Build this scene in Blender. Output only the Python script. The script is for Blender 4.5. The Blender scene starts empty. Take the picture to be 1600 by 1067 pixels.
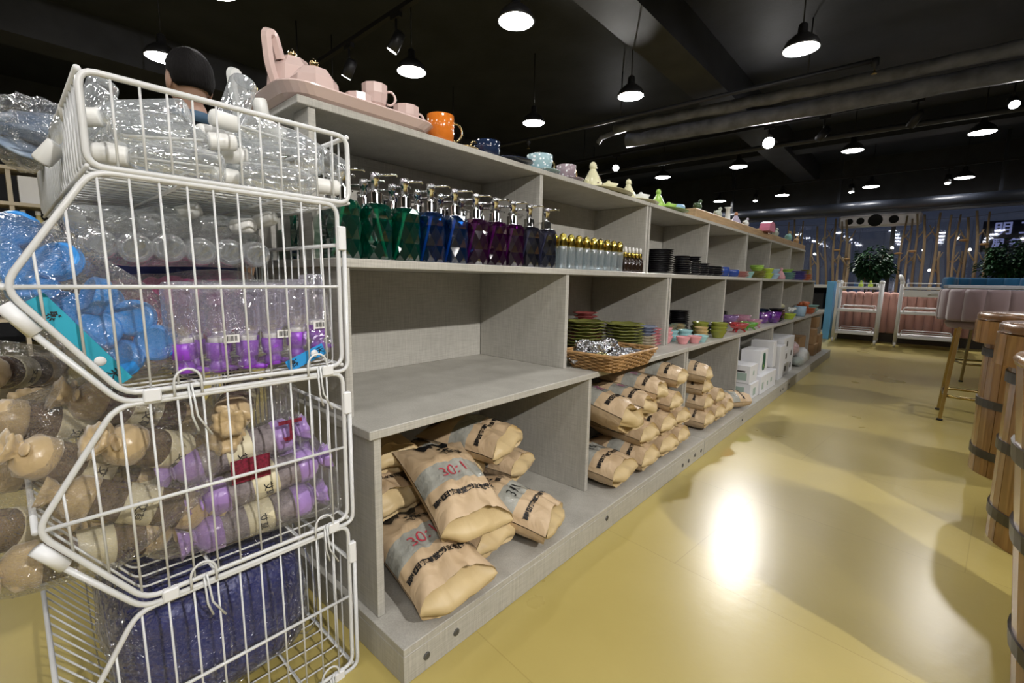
import bpy, bmesh, math, random
from mathutils import Vector, Matrix, noise as mnoise
PI = math.pi
sc = bpy.context.scene
COL = sc.collection

# ------------------------------------------------------------------ camera
yaw, pitch, roll = math.radians(41.73), math.radians(7.82), math.radians(0.956)
fw = Vector((-math.sin(yaw)*math.cos(pitch), math.cos(yaw)*math.cos(pitch), -math.sin(pitch)))
rt = Vector((math.cos(yaw), math.sin(yaw), 0)); up = rt.cross(fw)
r2 = rt*math.cos(roll) + up*math.sin(roll); u2 = -rt*math.sin(roll) + up*math.cos(roll)
cam = bpy.data.cameras.new('camera'); cam.sensor_width = 36; cam.lens = 36*708.8/1600
cam.clip_start = 0.02; cam.clip_end = 200
cam_ob = bpy.data.objects.new('camera', cam); COL.objects.link(cam_ob)
mw = Matrix((( r2.x, u2.x, -fw.x, 0), (r2.y, u2.y, -fw.y, 0), (r2.z, u2.z, -fw.z, 0.85), (0, 0, 0, 1)))
cam_ob.matrix_world = mw
sc.camera = cam_ob

# ------------------------------------------------------------------ world (night outside) and exposure
w = bpy.data.worlds.new('night'); sc.world = w; w.use_nodes = True
w.node_tree.nodes['Background'].inputs[0].default_value = (0.065, 0.07, 0.09, 1)
w.node_tree.nodes['Background'].inputs[1].default_value = 0.55
vs = sc.view_settings
vs.view_transform = 'Standard'; vs.look = 'None'; vs.gamma = 1; vs.use_curve_mapping = False
vs.exposure = 0.36
sc.cycles.transparent_max_bounces = 20
PENDANT = 33.0       # emission of a pendant's diffuser disc
SPOT = 60.0          # watts of a track spot

# ------------------------------------------------------------------ materials
MATS = {}
def newmat(name):
    m = bpy.data.materials.new(name); m.use_nodes = True
    nt = m.node_tree; nt.nodes.clear()
    out = nt.nodes.new('ShaderNodeOutputMaterial')
    MATS[name] = m
    return m, nt, out
def N(nt, t, **kw):
    n = nt.nodes.new(t)
    for k, v in kw.items(): setattr(n, k, v)
    return n
def rgba(c): return (c[0], c[1], c[2], 1)
def mat(name, col, rough=.5, metal=0, var=0, vscale=6, bump=0, bscale=60, coat=0, trans=0, ior=1.45, emit=0, sheen=0, stretch=None, col2=None, spec=.5):
    if name in MATS: return MATS[name]
    m, nt, out = newmat(name)
    b = N(nt, 'ShaderNodeBsdfPrincipled'); nt.links.new(b.outputs[0], out.inputs[0])
    I = b.inputs
    I['Base Color'].default_value = rgba(col); I['Roughness'].default_value = rough; I['Metallic'].default_value = metal
    I['Coat Weight'].default_value = coat; I['Transmission Weight'].default_value = trans; I['IOR'].default_value = ior
    I['Specular IOR Level'].default_value = spec
    if sheen: I['Sheen Weight'].default_value = sheen
    if emit: I['Emission Color'].default_value = rgba(col); I['Emission Strength'].default_value = emit
    if var or bump or col2:
        tc = N(nt, 'ShaderNodeTexCoord'); src = tc.outputs['Object']
        if stretch:
            mp = N(nt, 'ShaderNodeMapping'); mp.inputs['Scale'].default_value = stretch
            nt.links.new(src, mp.inputs[0]); src = mp.outputs[0]
    if var or col2:
        nz = N(nt, 'ShaderNodeTexNoise'); nz.inputs['Scale'].default_value = vscale; nz.inputs['Detail'].default_value = 5
        nt.links.new(src, nz.inputs['Vector'])
        mx = N(nt, 'ShaderNodeMix', data_type='RGBA')
        ramp = N(nt, 'ShaderNodeMapRange'); ramp.inputs[1].default_value = .3; ramp.inputs[2].default_value = .7
        nt.links.new(nz.outputs[0], ramp.inputs[0]); nt.links.new(ramp.outputs[0], mx.inputs[0])
        c2 = col2 if col2 else [min(1, c*(1+var)) for c in col]
        c1 = col if col2 else [c*(1-var) for c in col]
        mx.inputs[6].default_value = rgba(c1); mx.inputs[7].default_value = rgba(c2)
        nt.links.new(mx.outputs[2], I['Base Color'])
    if bump:
        n2 = N(nt, 'ShaderNodeTexNoise'); n2.inputs['Scale'].default_value = bscale; n2.inputs['Detail'].default_value = 3
        nt.links.new(src, n2.inputs['Vector'])
        bp = N(nt, 'ShaderNodeBump'); bp.inputs['Strength'].default_value = bump; bp.inputs['Distance'].default_value = .01
        nt.links.new(n2.outputs[0], bp.inputs['Height']); nt.links.new(bp.outputs[0], I['Normal'])
    return m
def film(name, tint=(1, 1, 1), haze=.06, hcol=(.9, .92, .95), gloss=.10, rough=.08, crumple=.0, cscale=14, edge=.35):
    """thin clear plastic: mostly see-through, a little haze, sharp glints on the creases, denser at grazing angles"""
    if name in MATS: return MATS[name]
    m, nt, out = newmat(name)
    tr = N(nt, 'ShaderNodeBsdfTransparent'); tr.inputs[0].default_value = rgba(tint)
    di = N(nt, 'ShaderNodeBsdfDiffuse'); di.inputs[0].default_value = rgba(hcol)
    gl = N(nt, 'ShaderNodeBsdfGlossy'); gl.inputs['Roughness'].default_value = rough; gl.inputs[0].default_value = (1, 1, 1, 1)
    lw = N(nt, 'ShaderNodeLayerWeight'); lw.inputs[0].default_value = .35
    def rng(a, b_):
        r = N(nt, 'ShaderNodeMapRange'); r.inputs[3].default_value = a; r.inputs[4].default_value = b_
        nt.links.new(lw.outputs['Facing'], r.inputs[0]); return r
    m1 = N(nt, 'ShaderNodeMixShader'); m2 = N(nt, 'ShaderNodeMixShader')
    nt.links.new(rng(haze, min(1, haze+edge)).outputs[0], m1.inputs[0])
    nt.links.new(tr.outputs[0], m1.inputs[1]); nt.links.new(di.outputs[0], m1.inputs[2])
    nt.links.new(rng(gloss, min(1, gloss*3+.1)).outputs[0], m2.inputs[0])
    nt.links.new(m1.outputs[0], m2.inputs[1]); nt.links.new(gl.outputs[0], m2.inputs[2])
    if crumple:
        tc = N(nt, 'ShaderNodeTexCoord')
        nz = N(nt, 'ShaderNodeTexNoise'); nz.inputs['Scale'].default_value = cscale*.6; nz.inputs['Detail'].default_value = 2
        vo = N(nt, 'ShaderNodeTexVoronoi', feature='DISTANCE_TO_EDGE'); vo.inputs['Scale'].default_value = cscale
        mxv = N(nt, 'ShaderNodeMix', data_type='RGBA'); mxv.inputs[0].default_value = .35
        nt.links.new(tc.outputs['Object'], nz.inputs['Vector'])
        nt.links.new(tc.outputs['Object'], mxv.inputs[6]); nt.links.new(nz.outputs['Color'], mxv.inputs[7])
        nt.links.new(mxv.outputs[2], vo.inputs['Vector'])
        bp = N(nt, 'ShaderNodeBump'); bp.inputs['Strength'].default_value = crumple; bp.inputs['Distance'].default_value = .03
        nt.links.new(vo.outputs['Distance'], bp.inputs['Height'])
        nt.links.new(bp.outputs[0], gl.inputs['Normal']); nt.links.new(bp.outputs[0], di.inputs['Normal'])
    nt.links.new(m2.outputs[0], out.inputs[0])
    return m
def emitter(name, col, strength):
    if name in MATS: return MATS[name]
    m, nt, out = newmat(name)
    e = N(nt, 'ShaderNodeEmission'); e.inputs[0].default_value = rgba(col); e.inputs[1].default_value = strength
    nt.links.new(e.outputs[0], out.inputs[0]); return m

# ------------------------------------------------------------------ mesh helpers
class MB:
    """collects vertices and faces of ONE mesh"""
    def __init__(s): s.v = []; s.f = []; s.sm = []
    def add(s, vs_, fs, smooth=False):
        o = len(s.v); s.v += [tuple(p) for p in vs_]; s.f += [tuple(i+o for i in f) for f in fs]; s.sm += [smooth]*len(fs); return s
    def box(s, x0, x1, y0, y1, z0, z1, bev=0):
        if bev:
            bev = min(bev, (x1-x0)*.49, (y1-y0)*.49, (z1-z0)*.49)
            bm = bmesh.new(); bmesh.ops.create_cube(bm, size=1)
            for v in bm.verts: v.co = Vector((x0+(v.co.x+.5)*(x1-x0), y0+(v.co.y+.5)*(y1-y0), z0+(v.co.z+.5)*(z1-z0)))
            bmesh.ops.bevel(bm, geom=bm.edges[:], offset=bev, segments=1, affect='EDGES')
            bm.verts.index_update()
            s.add([v.co[:] for v in bm.verts], [[v.index for v in f.verts] for f in bm.faces]); bm.free(); return s
        vs_ = [(x, y, z) for z in (z0, z1) for y in (y0, y1) for x in (x0, x1)]
        return s.add(vs_, [(0, 2, 3, 1), (4, 5, 7, 6), (0, 1, 5, 4), (2, 6, 7, 3), (0, 4, 6, 2), (1, 3, 7, 5)])
    def lathe(s, prof, n=16, M=None, smooth=True, rad=None):
        """prof = [(radius, z)...] round the z axis; rad(angle, k) scales the radius"""
        o = []; fs = []
        for k, (r, z) in enumerate(prof):
            for i in range(n):
                a = 2*PI*i/n; q = r*(rad(a, k) if rad else 1)
                o.append(Vector((q*math.cos(a), q*math.sin(a), z)))
        for k in range(len(prof)-1):
            for i in range(n):
                j = (i+1) % n
                fs.append((k*n+i, k*n+j, (k+1)*n+j, (k+1)*n+i))
        if prof[0][0] > 1e-6: fs.append(tuple(reversed(range(n))))
        if prof[-1][0] > 1e-6: fs.append(tuple((len(prof)-1)*n+i for i in range(n)))
        if M: o = [M @ p for p in o]
        return s.add(o, fs, smooth)
    def tube(s, pts, r, n=8, closed=False, smooth=True):
        pts = [Vector(p) for p in pts]; m = len(pts); rr = r if isinstance(r, (list, tuple)) else [r]*m
        o = []; ref = None
        for i, p in enumerate(pts):
            if closed: t = (pts[(i+1) % m]-pts[i-1])
            else: t = pts[min(i+1, m-1)]-pts[max(i-1, 0)]
            t.normalize()
            if ref is None: ref = t.orthogonal().normalized()
            else:
                ref = ref - t*ref.dot(t)
                ref = ref.normalized() if ref.length > 1e-5 else t.orthogonal().normalized()
            b = t.cross(ref)
            for k in range(n):
                a = 2*PI*k/n; o.append(p + (ref*math.cos(a)+b*math.sin(a))*rr[i])
        fs = []
        for i in range(m if closed else m-1):
            i2 = (i+1) % m
            for k in range(n): fs.append((i*n+k, i*n+(k+1) % n, i2*n+(k+1) % n, i2*n+k))
        if not closed: fs += [tuple(reversed(range(n))), tuple((m-1)*n+k for k in range(n))]
        return s.add(o, fs, smooth)
    def prism(s, poly, d, M=None):
        """poly in the xy plane pushed d along z"""
        n = len(poly); o = [Vector((p[0], p[1], 0)) for p in poly]+[Vector((p[0], p[1], d)) for p in poly]
        if M: o = [M @ p for p in o]
        return s.add(o, [tuple(reversed(range(n))), tuple(range(n, 2*n))]+[(i, (i+1) % n, n+(i+1) % n, n+i) for i in range(n)])
    def ball(s, c, r, n=12, m=8, f=None, smooth=True):
        c = Vector(c); r = Vector(r) if not isinstance(r, (int, float)) else Vector((r, r, r))
        o = []; fs = []
        for j in range(m+1):
            th = PI*j/m
            for i in range(n):
                a = 2*PI*i/n; d = Vector((math.sin(th)*math.cos(a), math.sin(th)*math.sin(a), math.cos(th)))
                k = f(d) if f else 1
                o.append(c+Vector((d.x*r.x, d.y*r.y, d.z*r.z))*k)
        for j in range(m):
            for i in range(n):
                i2 = (i+1) % n; fs.append((j*n+i, (j+1)*n+i, (j+1)*n+i2, j*n+i2))
        return s.add(o, fs, smooth)
    def xf(s, M): s.v = [tuple(M @ Vector(p)) for p in s.v]; return s
    def mesh(s, name):
        me = bpy.data.meshes.new(name); me.from_pydata(s.v, [], s.f)
        me.polygons.foreach_set('use_smooth', s.sm); me.update(); return me
def link(name, me, m=None, parent=None):
    o = bpy.data.objects.new(name, me); COL.objects.link(o)
    if m is not None:
        if isinstance(m, str): m = MATS[m]
        if not me.materials: me.materials.append(m)
    if parent is not None: o.parent = parent
    return o
def obj(name, mb, m, parent=None, loc=None, rot=None):
    o = link(name, mb.mesh(name) if isinstance(mb, MB) else mb, m, parent)
    if loc is not None: o.location = loc
    if rot is not None: o.rotation_euler = rot
    return o
def tag(o, label, cat, group=None):
    o['label'] = label; o['category'] = cat
    if group: o['group'] = group
    return o
def thing(name, label, cat, loc=(0, 0, 0), rot=(0, 0, 0), group=None):
    o = bpy.data.objects.new(name, None); COL.objects.link(o); o.empty_display_size = .05
    o.location = loc; o.rotation_euler = rot
    return tag(o, label, cat, group)
def struct(name, mb, m, label=None):
    o = obj(name, mb, m); o['kind'] = 'structure'
    if label: o['label'] = label
    return o
KIDS = {}
def kids(o): return [c for c in bpy.data.objects if c.parent == o]
def dup(root, loc, rot=(0, 0, 0), label=None, scale=None, ch=None):
    """a copy of a thing with copies of its parts and sub-parts"""
    key = root.name
    if key not in KIDS:
        KIDS[key] = [(c, [g for g in kids(c)]) for c in kids(root)]
    r = root.copy(); COL.objects.link(r); r.location = loc; r.rotation_euler = rot
    if scale: r.scale = scale if not isinstance(scale, (int, float)) else (scale,)*3
    if label: r['label'] = label
    for c, gs in KIDS[key]:
        d = c.copy(); COL.objects.link(d); d.parent = r
        for g in gs:
            e = g.copy(); COL.objects.link(e); e.parent = d
    return r
class Proto:
    """first call moves the prototype itself, later calls copy it"""
    def __init__(s, root): s.root = root; s.used = False
    def put(s, loc, rot=(0, 0, 0), label=None, scale=None):
        if not s.used:
            KIDS[s.root.name] = [(c, kids(c)) for c in kids(s.root)]
            s.used = True; o = s.root; o.location = loc; o.rotation_euler = rot
            if scale: o.scale = scale if not isinstance(scale, (int, float)) else (scale,)*3
            if label: o['label'] = label
            return o
        return dup(s.root, loc, rot, label, scale)
def T(*a): return Matrix.Translation(Vector(a))
def RX(a): return Matrix.Rotation(a, 4, 'X')
def RY(a): return Matrix.Rotation(a, 4, 'Y')
def RZ(a): return Matrix.Rotation(a, 4, 'Z')
ORD = ['first', 'second', 'third', 'fourth', 'fifth', 'sixth', 'seventh', 'eighth', 'ninth', 'tenth', 'eleventh', 'twelfth', 'thirteenth', 'fourteenth', 'fifteenth', 'sixteenth', 'seventeenth', 'eighteenth', 'nineteenth', 'twentieth', 'twenty-first', 'twenty-second', 'twenty-third', 'twenty-fourth', 'twenty-fifth', 'twenty-sixth', 'twenty-seventh', 'twenty-eighth', 'twenty-ninth', 'thirtieth']
def text_mesh(txt, size, bold=0, align='CENTER'):
    cu = bpy.data.curves.new('text', 'FONT'); cu.body = txt; cu.size = size; cu.align_x = align; cu.align_y = 'CENTER'; cu.offset = bold; cu.resolution_u = 2
    o = bpy.data.objects.new('text', cu); COL.objects.link(o)
    dg = bpy.context.evaluated_depsgraph_get(); dg.update()
    me = bpy.data.meshes.new_from_object(o.evaluated_get(dg))
    bpy.data.objects.remove(o); bpy.data.curves.remove(cu)
    me.materials.clear()
    return me
def rounded(pts, r, k=4, closed=True):
    """polyline with rounded corners"""
    P = [Vector(p) for p in pts]; out = []; n = len(P)
    for i in range(n):
        if not closed and i in (0, n-1): out.append(P[i]); continue
        a = P[i-1]-P[i]; b = P[(i+1) % n]-P[i]; q = min(r, a.length*.45, b.length*.45)
        s_ = P[i]+a.normalized()*q; e_ = P[i]+b.normalized()*q
        for j in range(k+1):
            t = j/k; out.append(s_*(1-t)**2+P[i]*2*t*(1-t)+e_*t*t)
    return out
# ================================================================== the setting
# floor: yellow sealed floor with fine seams
m, nt, out = newmat('floor')
b = N(nt, 'ShaderNodeBsdfPrincipled'); nt.links.new(b.outputs[0], out.inputs[0])
tc = N(nt, 'ShaderNodeTexCoord')
n1 = N(nt, 'ShaderNodeTexNoise'); n1.inputs['Scale'].default_value = 1.6; n1.inputs['Detail'].default_value = 7
n2 = N(nt, 'ShaderNodeTexNoise'); n2.inputs['Scale'].default_value = 38; n2.inputs['Detail'].default_value = 4
for q in (n1, n2): nt.links.new(tc.outputs['Object'], q.inputs['Vector'])
cr = N(nt, 'ShaderNodeValToRGB'); cr.color_ramp.elements[0].position = .1; cr.color_ramp.elements[1].position = .9
cr.color_ramp.elements[0].color = (.37, .295, .085, 1); cr.color_ramp.elements[1].color = (.50, .405, .135, 1)
nt.links.new(n1.outputs[0], cr.inputs[0])
mp = N(nt, 'ShaderNodeMapping'); mp.inputs['Rotation'].default_value = (0, 0, .1)
br = N(nt, 'ShaderNodeTexBrick'); br.inputs['Scale'].default_value = 1; br.inputs['Mortar Size'].default_value = .0016; br.inputs['Brick Width'].default_value = 1.2; br.inputs['Row Height'].default_value = .62; br.inputs['Mortar Smooth'].default_value = .3
nt.links.new(tc.outputs['Object'], mp.inputs[0]); nt.links.new(mp.outputs[0], br.inputs['Vector'])
br.inputs['Color1'].default_value = (1, 1, 1, 1); br.inputs['Color2'].default_value = (.97, .97, .97, 1); br.inputs['Mortar'].default_value = (.84, .82, .78, 1)
mx = N(nt, 'ShaderNodeMix', data_type='RGBA', blend_type='MULTIPLY'); mx.inputs[0].default_value = 1
nt.links.new(cr.outputs[0], mx.inputs[6]); nt.links.new(br.outputs[0], mx.inputs[7]); nt.links.new(mx.outputs[2], b.inputs['Base Color'])
rr = N(nt, 'ShaderNodeMapRange'); rr.inputs[3].default_value = .24; rr.inputs[4].default_value = .34
nt.links.new(n1.outputs[0], rr.inputs[0]); nt.links.new(rr.outputs[0], b.inputs['Roughness'])
bp = N(nt, 'ShaderNodeBump'); bp.inputs['Strength'].default_value = .08; bp.inputs['Distance'].default_value = .004
nt.links.new(n2.outputs[0], bp.inputs['Height']); nt.links.new(bp.outputs[0], b.inputs['Normal'])

mat('black_paint', (.022, .025, .034), .55, var=.3, vscale=3, bump=.1, bscale=30)
mat('dark_beam', (.035, .037, .045), .5, var=.25, vscale=4)
mat('dark_wall', (.03, .032, .038), .7, var=.2)
mat('pipe_wrap', (.17, .18, .22), .55, var=.35, vscale=9, bump=.5, bscale=25)
mat('pipe_dark', (.03, .032, .04), .4)
mat('duct_dark', (.022, .026, .036), .35)
X0, X1, Y0, Y1, ZC = -8.0, 5.2, -3.4, 10.3, 3.05
struct('floor', MB().box(X0, X1, Y0, Y1+.1, -.05, 0), 'floor')
struct('ceiling', MB().box(X0, X1, Y0, Y1+.1, ZC, ZC+.05), 'black_paint')
struct('wall_left', MB().box(X0-.1, X0, Y0, Y1+.1, 0, ZC), 'dark_wall')
mat('pale_wall', (.42, .41, .38), .8, var=.08)
struct('wall_right', MB().box(X1, X1+.1, Y0, Y1+.1, 0, ZC), 'pale_wall')
struct('wall_front', MB().box(X0, X1, Y0-.1, Y0, 0, ZC), 'pale_wall')
# far wall: a dark sill wall, a dark head, and a row of night windows between
struct('wall_back', MB().box(X0, X1, Y1, Y1+.1, 0, .42).box(X0, X1, Y1, Y1+.1, 2.12, ZC), 'dark_wall')
m, nt, out = newmat('night_glass')
b = N(nt, 'ShaderNodeBsdfGlossy'); b.inputs['Roughness'].default_value = .03; b.inputs[0].default_value = (.9, .92, 1, 1)
t_ = N(nt, 'ShaderNodeBsdfTransparent'); t_.inputs[0].default_value = (.75, .8, .9, 1)
ms = N(nt, 'ShaderNodeMixShader'); ms.inputs[0].default_value = .10
nt.links.new(t_.outputs[0], ms.inputs[1]); nt.links.new(b.outputs[0], ms.inputs[2]); nt.links.new(ms.outputs[0], out.inputs[0])
mat('window_frame', (.05, .052, .06), .4)
for i in range(7):
    xa = X0 + (X1-X0)*i/7; xb = X0 + (X1-X0)*(i+1)/7
    fr = MB().box(xa, xa+.03, Y1+.02, Y1+.07, .42, 2.12).box(xb-.03, xb, Y1+.02, Y1+.07, .42, 2.12).box(xa+.03, xb-.03, Y1+.02, Y1+.07, .42, .46).box(xa+.03, xb-.03, Y1+.02, Y1+.07, 2.08, 2.12)
    o = struct('window_%d' % (i+1), fr, 'window_frame')
    obj('pane', MB().box(xa+.03, xb-.03, Y1+.04, Y1+.05, .46, 2.08), 'night_glass', o)
# ceiling beams
struct('trim_1', MB().box(-1.95, -1.62, Y0, Y1, 2.72, ZC), 'dark_beam', 'dark ceiling beam running along the shelf')
struct('trim_2', MB().box(2.2, 2.53, Y0, Y1, 2.72, ZC), 'dark_beam')
struct('trim_3', MB().box(-5.9, -5.57, Y0, Y1, 2.72, ZC), 'dark_beam')
for i, y in enumerate((-1.2, 7.9)):
    struct('trim_%d' % (4+i), MB().box(X0, -5.9, y, y+.3, 2.78, ZC).box(-5.57, -1.95, y, y+.3, 2.78, ZC).box(-1.62, 2.2, y, y+.3, 2.78, ZC).box(2.53, X1, y, y+.3, 2.78, ZC), 'black_paint')

# ------------------------------------------------------------------ pipes and ducts
def pipe(name, pts, r, m_, label, n=12, cat='pipe'):
    return tag(obj(name, MB().tube(pts, r, n), m_), label, cat)
def wrapped(y, z, x0, x1, r, seed):
    rnd = random.Random(seed); pts = []; rs = []
    x = x0
    while x < x1:
        pts.append((x, y + (x-x0)*.075, z+rnd.uniform(-.006, .006))); rs.append(r*rnd.uniform(.93, 1.07)); x += .16
    return pts, rs
p_, r_ = wrapped(4.93, 2.60, -2.85, 5.1, .055, 1)
pipe('insulated_pipe', p_, r_, 'pipe_wrap', 'grey wrapped pipe, upper of the thick pair under the ceiling')
p_, r_ = wrapped(5.06, 2.48, -2.75, 5.1, .075, 2)
pipe('insulated_pipe', p_, r_, 'pipe_wrap', 'thickest grey wrapped pipe, lower of the pair under the ceiling')
pipe('insulated_pipe', [(-2.75, 5.0, 2.60), (-3.05, 4.98, 2.56), (-3.1, 4.98, 2.5)], .03, 'pipe_wrap', 'short bent pipe end at the left of the wrapped pipes')
SP = pipe('sprinkler_pipe', [(-6.6, 4.25, 2.55), (-4.1, 4.52, 2.57), (-.45, 4.74, 2.60)], .02, 'pipe_dark', 'thin straight sprinkler pipe in front of the wrapped pipes')
for x, y, z in ((-5.2, 4.40, 2.56), (-2.6, 4.61, 2.58), (-.9, 4.713, 2.595)): obj('hanger_rod', MB().tube([(x, y, z), (x, y, ZC)], .006, 6), 'pipe_dark', SP)
for (x, y, z, w_) in ((-.45, 4.74, 2.60, 'right end of'), (-3.83, 4.54, 2.57, 'left part of')):
    mat('brass', (.55, .42, .2), .3, 1)
    o = obj('sprinkler_head', MB().lathe([(.026, .035), (.026, -.02), (.012, -.03), (.012, -.05)], 10, T(x, y, z-.02)), 'pipe_dark', SP)
    obj('deflector', MB().lathe([(.006, -.05), (.006, -.075), (.02, -.078), (.02, -.082)], 10, T(x, y, z-.02)), 'brass', o)
pipe('conduit', [(-7, 5.9, 2.42), (5, 6.3, 2.42)], .028, 'pipe_dark', 'dark conduit behind the wrapped pipes')
pipe('round_duct', [(X0+.1, 9.62, 2.13), (X1-.1, 9.62, 2.13)], .085, 'duct_dark', 'long round black duct above the window wall', 20, 'duct')
for i, x in enumerate((-2.9, -1.2, .7)):
    tag(obj('duct_hanger', MB().box(x-.02, x+.02, 9.6, 9.64, 2.2, ZC), 'duct_dark'), '%s flat strap holding the round duct, counted from the shelf side' % ORD[i].capitalize(), 'hanger', 'duct straps')
# air unit with round openings above the branches
t = thing('air_unit', 'silver grey air unit with round black openings above the branches', 'air unit', (-.62, 9.95, 1.93))
mat('silver', (.55, .53, .54), .35, .3, var=.1)
mat('hole_black', (.005, .005, .006), .8)
obj('housing', MB().box(-.58, .52, -.06, .1, -.1, .1, .03), 'silver', t)
for x, r in ((-.42, .05), (-.27, .055), (-.07, .10), (.17, .065)):
    obj('opening', MB().lathe([(r, 0), (r, .012), (r*.8, .012), (r*.7, .004)], 20, T(x, -.06, 0) @ RX(PI/2)), 'hole_black', t)

# ------------------------------------------------------------------ pendants
mat('shade_black', (.02, .02, .022), .35)
mat('cord_black', (.01, .01, .01), .6)
emitter('pendant_glow', (1.0, .975, .95), PENDANT)
def pendant_proto():
    t = thing('pendant_lamp', 'black dome pendant lamp', 'lamp', group='round pendant lamps hanging from the black ceiling')
    obj('shade', MB().lathe([(.112, 0), (.116, .004), (.092, .05), (.052, .085), (.03, .10), (.028, .15), (.02, .16)], 24), 'shade_black', t)
    obj('diffuser', MB().lathe([(0, -.012), (.05, -.010), (.095, -.004), (.110, .002)], 24), 'pendant_glow', t)
    obj('cord', MB().tube([(0, 0, .15), (0, 0, ZC-2.4)], .005, 6), 'cord_black', t)
    return Proto(t)
PP = pendant_proto()
rowname = {-.76: 'over the aisle', -2.0: 'just behind the shelf', -3.06: 'in the second row behind the shelf', -4.28: 'in the third row behind the shelf', .3: 'right of the aisle', 1.45: 'in the row above the right-hand tables', -5.4: 'in the fourth row behind the shelf'}
dist = {-1.9: 'far behind the camera', -.5: 'beside the camera', .93: 'nearest in view', 2.23: 'second from the camera', 3.70: 'third from the camera', 6.77: 'beyond the thick pipes', 9.37: 'close to the window wall'}
for y in (-1.9, -.5, .93, 2.23, 3.70, 6.77, 9.37):
    for x in (-5.4, -4.28, -3.06, -2.0, -.76, .3, 1.45):
        if (y > .5 and x == -5.4) : continue
        if y == 3.70 and x > 0: continue          # no lamps there in the photograph
        if y == 9.37 and x in (-.76,): pass
        PP.put((x, y, 2.4), (0, 0, 0), 'Black dome pendant lamp %s, %s' % (rowname[x], dist[y]))

# ------------------------------------------------------------------ track spots (real spot lamps in their heads)
mat('spot_black', (.015, .015, .017), .4)
emitter('spot_lens', (1.0, .97, .95), 90)
def spot(loc, aim, label, power, k_=1.0, size=70):
    t = thing('track_spot', label, 'spotlight', loc, group='track spotlights')
    d = (Vector(aim)-Vector(loc)).normalized()
    q = d.to_track_quat('-Z', 'Y').to_matrix().to_4x4()
    obj('head', MB().lathe([(.036*k_, -.065), (.038*k_, -.065), (.040*k_, 0), (.036, .06), (.018, .07)], 18, q), 'spot_black', t)
    obj('lens', MB().lathe([(0, -.0670), (.034*k_, -.0670)], 18, q), emitter('spot_lens', (1, .97, .95), 90), t)
    obj('bracket', MB().tube([(0, 0, .03), (0, 0, .14)], .008, 8).box(-.05, .05, -.015, .015, .14, .17), 'spot_black', t)
    if power:
        L = bpy.data.lights.new('spot_beam', 'SPOT'); L.energy = power; L.spot_size = math.radians(size); L.spot_blend = .35; L.shadow_soft_size = .03; L.color = (1, .96, .92)
        lo = bpy.data.objects.new('spot_beam', L); COL.objects.link(lo); lo.parent = t
        lo.matrix_local = T(*(d*.07)) @ q
    return t
spot((-1.45, 5.9, 2.42), (0.3, 0.6, 0.6), 'track spotlight shining straight at the camera beside the beam', 220, 1.7, 60)
spot((-3.36, 5.9, 2.42), (-.9, 0.8, 0.9), 'track spotlight shining from behind the shelf towards the camera', 110, 1.2, 60)
spot((-2.80, 1.92, 2.42), (-4.2, 1.2, 0.0), 'track spotlight above the pink teapot, right one of the two', 60)
spot((-3.42, 1.92, 2.42), (-5.0, 1.5, 0.0), 'track spotlight above the pink teapot, left one of the two', 60)
spot((0.42, 5.9, 2.42), (.9, 2.6, 0.0), 'track spotlight at the right edge pointing down the aisle', 60, 1.0, 60)
spot((-1.02, 9.45, 2.42), (-.8, 8.9, 0.4), 'track spotlight aimed at the white trolleys', 130)
spot((0.13, 9.45, 2.42), (0.2, 8.9, 0.4), 'track spotlight over the pink bench', 130)
spot((-2.45, 9.45, 2.42), (-2.3, 8.9, 0.4), 'twin track spotlight far behind the end of the shelf', 30)
spot((2.3, 0.25, 2.42), (-1.15, 1.0, 0.55), 'track spotlight above the camera side of the aisle', 300, size=75)
spot((2.3, 3.3, 2.42), (-1.15, 3.9, 0.5), 'track spotlight above the right-hand tables', 150, size=75)
spot((2.3, -1.2, 2.42), (-.9, .25, 0.8), 'track spotlight behind the camera aimed at the wire baskets', 90, size=60)
for (x, y, a, l) in ((-.20, 5.9, .5, 'right'), (-.93, 5.9, -.5, 'left')):
    t = thing('track_spot', 'unlit black track spotlight on the rail, %s one of the two dark heads' % l, 'spotlight', (x, y, 2.42), (0, 0, 0), 'track spotlights')
    obj('head', MB().lathe([(.036, -.085), (.040, 0), (.036, .06), (.018, .07)], 16, RX(a) @ RY(.5)), 'spot_black', t)
    obj('bracket', MB().tube([(0, 0, .03), (0, 0, .14)], .008, 8).box(-.05, .05, -.015, .015, .14, .17), 'spot_black', t)
t = tag(obj('light_track', MB().box(2.282, 2.318, -1.6, 4.0, 2.59, 2.62), 'spot_black'), 'black lighting rail above the right-hand side of the aisle', 'light rail', 'lighting rails')
for y in (-1, 3): obj('rail_hanger', MB().tube([(2.3, y, 2.62), (2.3, y, 2.72)], .006, 6), 'spot_black', t)
for i, (x0, x1, y) in enumerate(((-4.2, 1.6, 5.9), (-4.6, -2.2, 1.92), (-3.2, 1.4, 9.45))):
    t = tag(obj('light_track', MB().box(x0, x1, y-.018, y+.018, 2.59, 2.62), 'spot_black'), ('long black lighting rail beyond the thick pipes', 'short black lighting rail above the pink tea set', 'black lighting rail close to the window wall')[i], 'light rail', 'lighting rails')
    for x in (x0+.3, x1-.3): obj('rail_hanger', MB().tube([(x, y, 2.62), (x, y, ZC)], .006, 6), 'spot_black', t)

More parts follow.
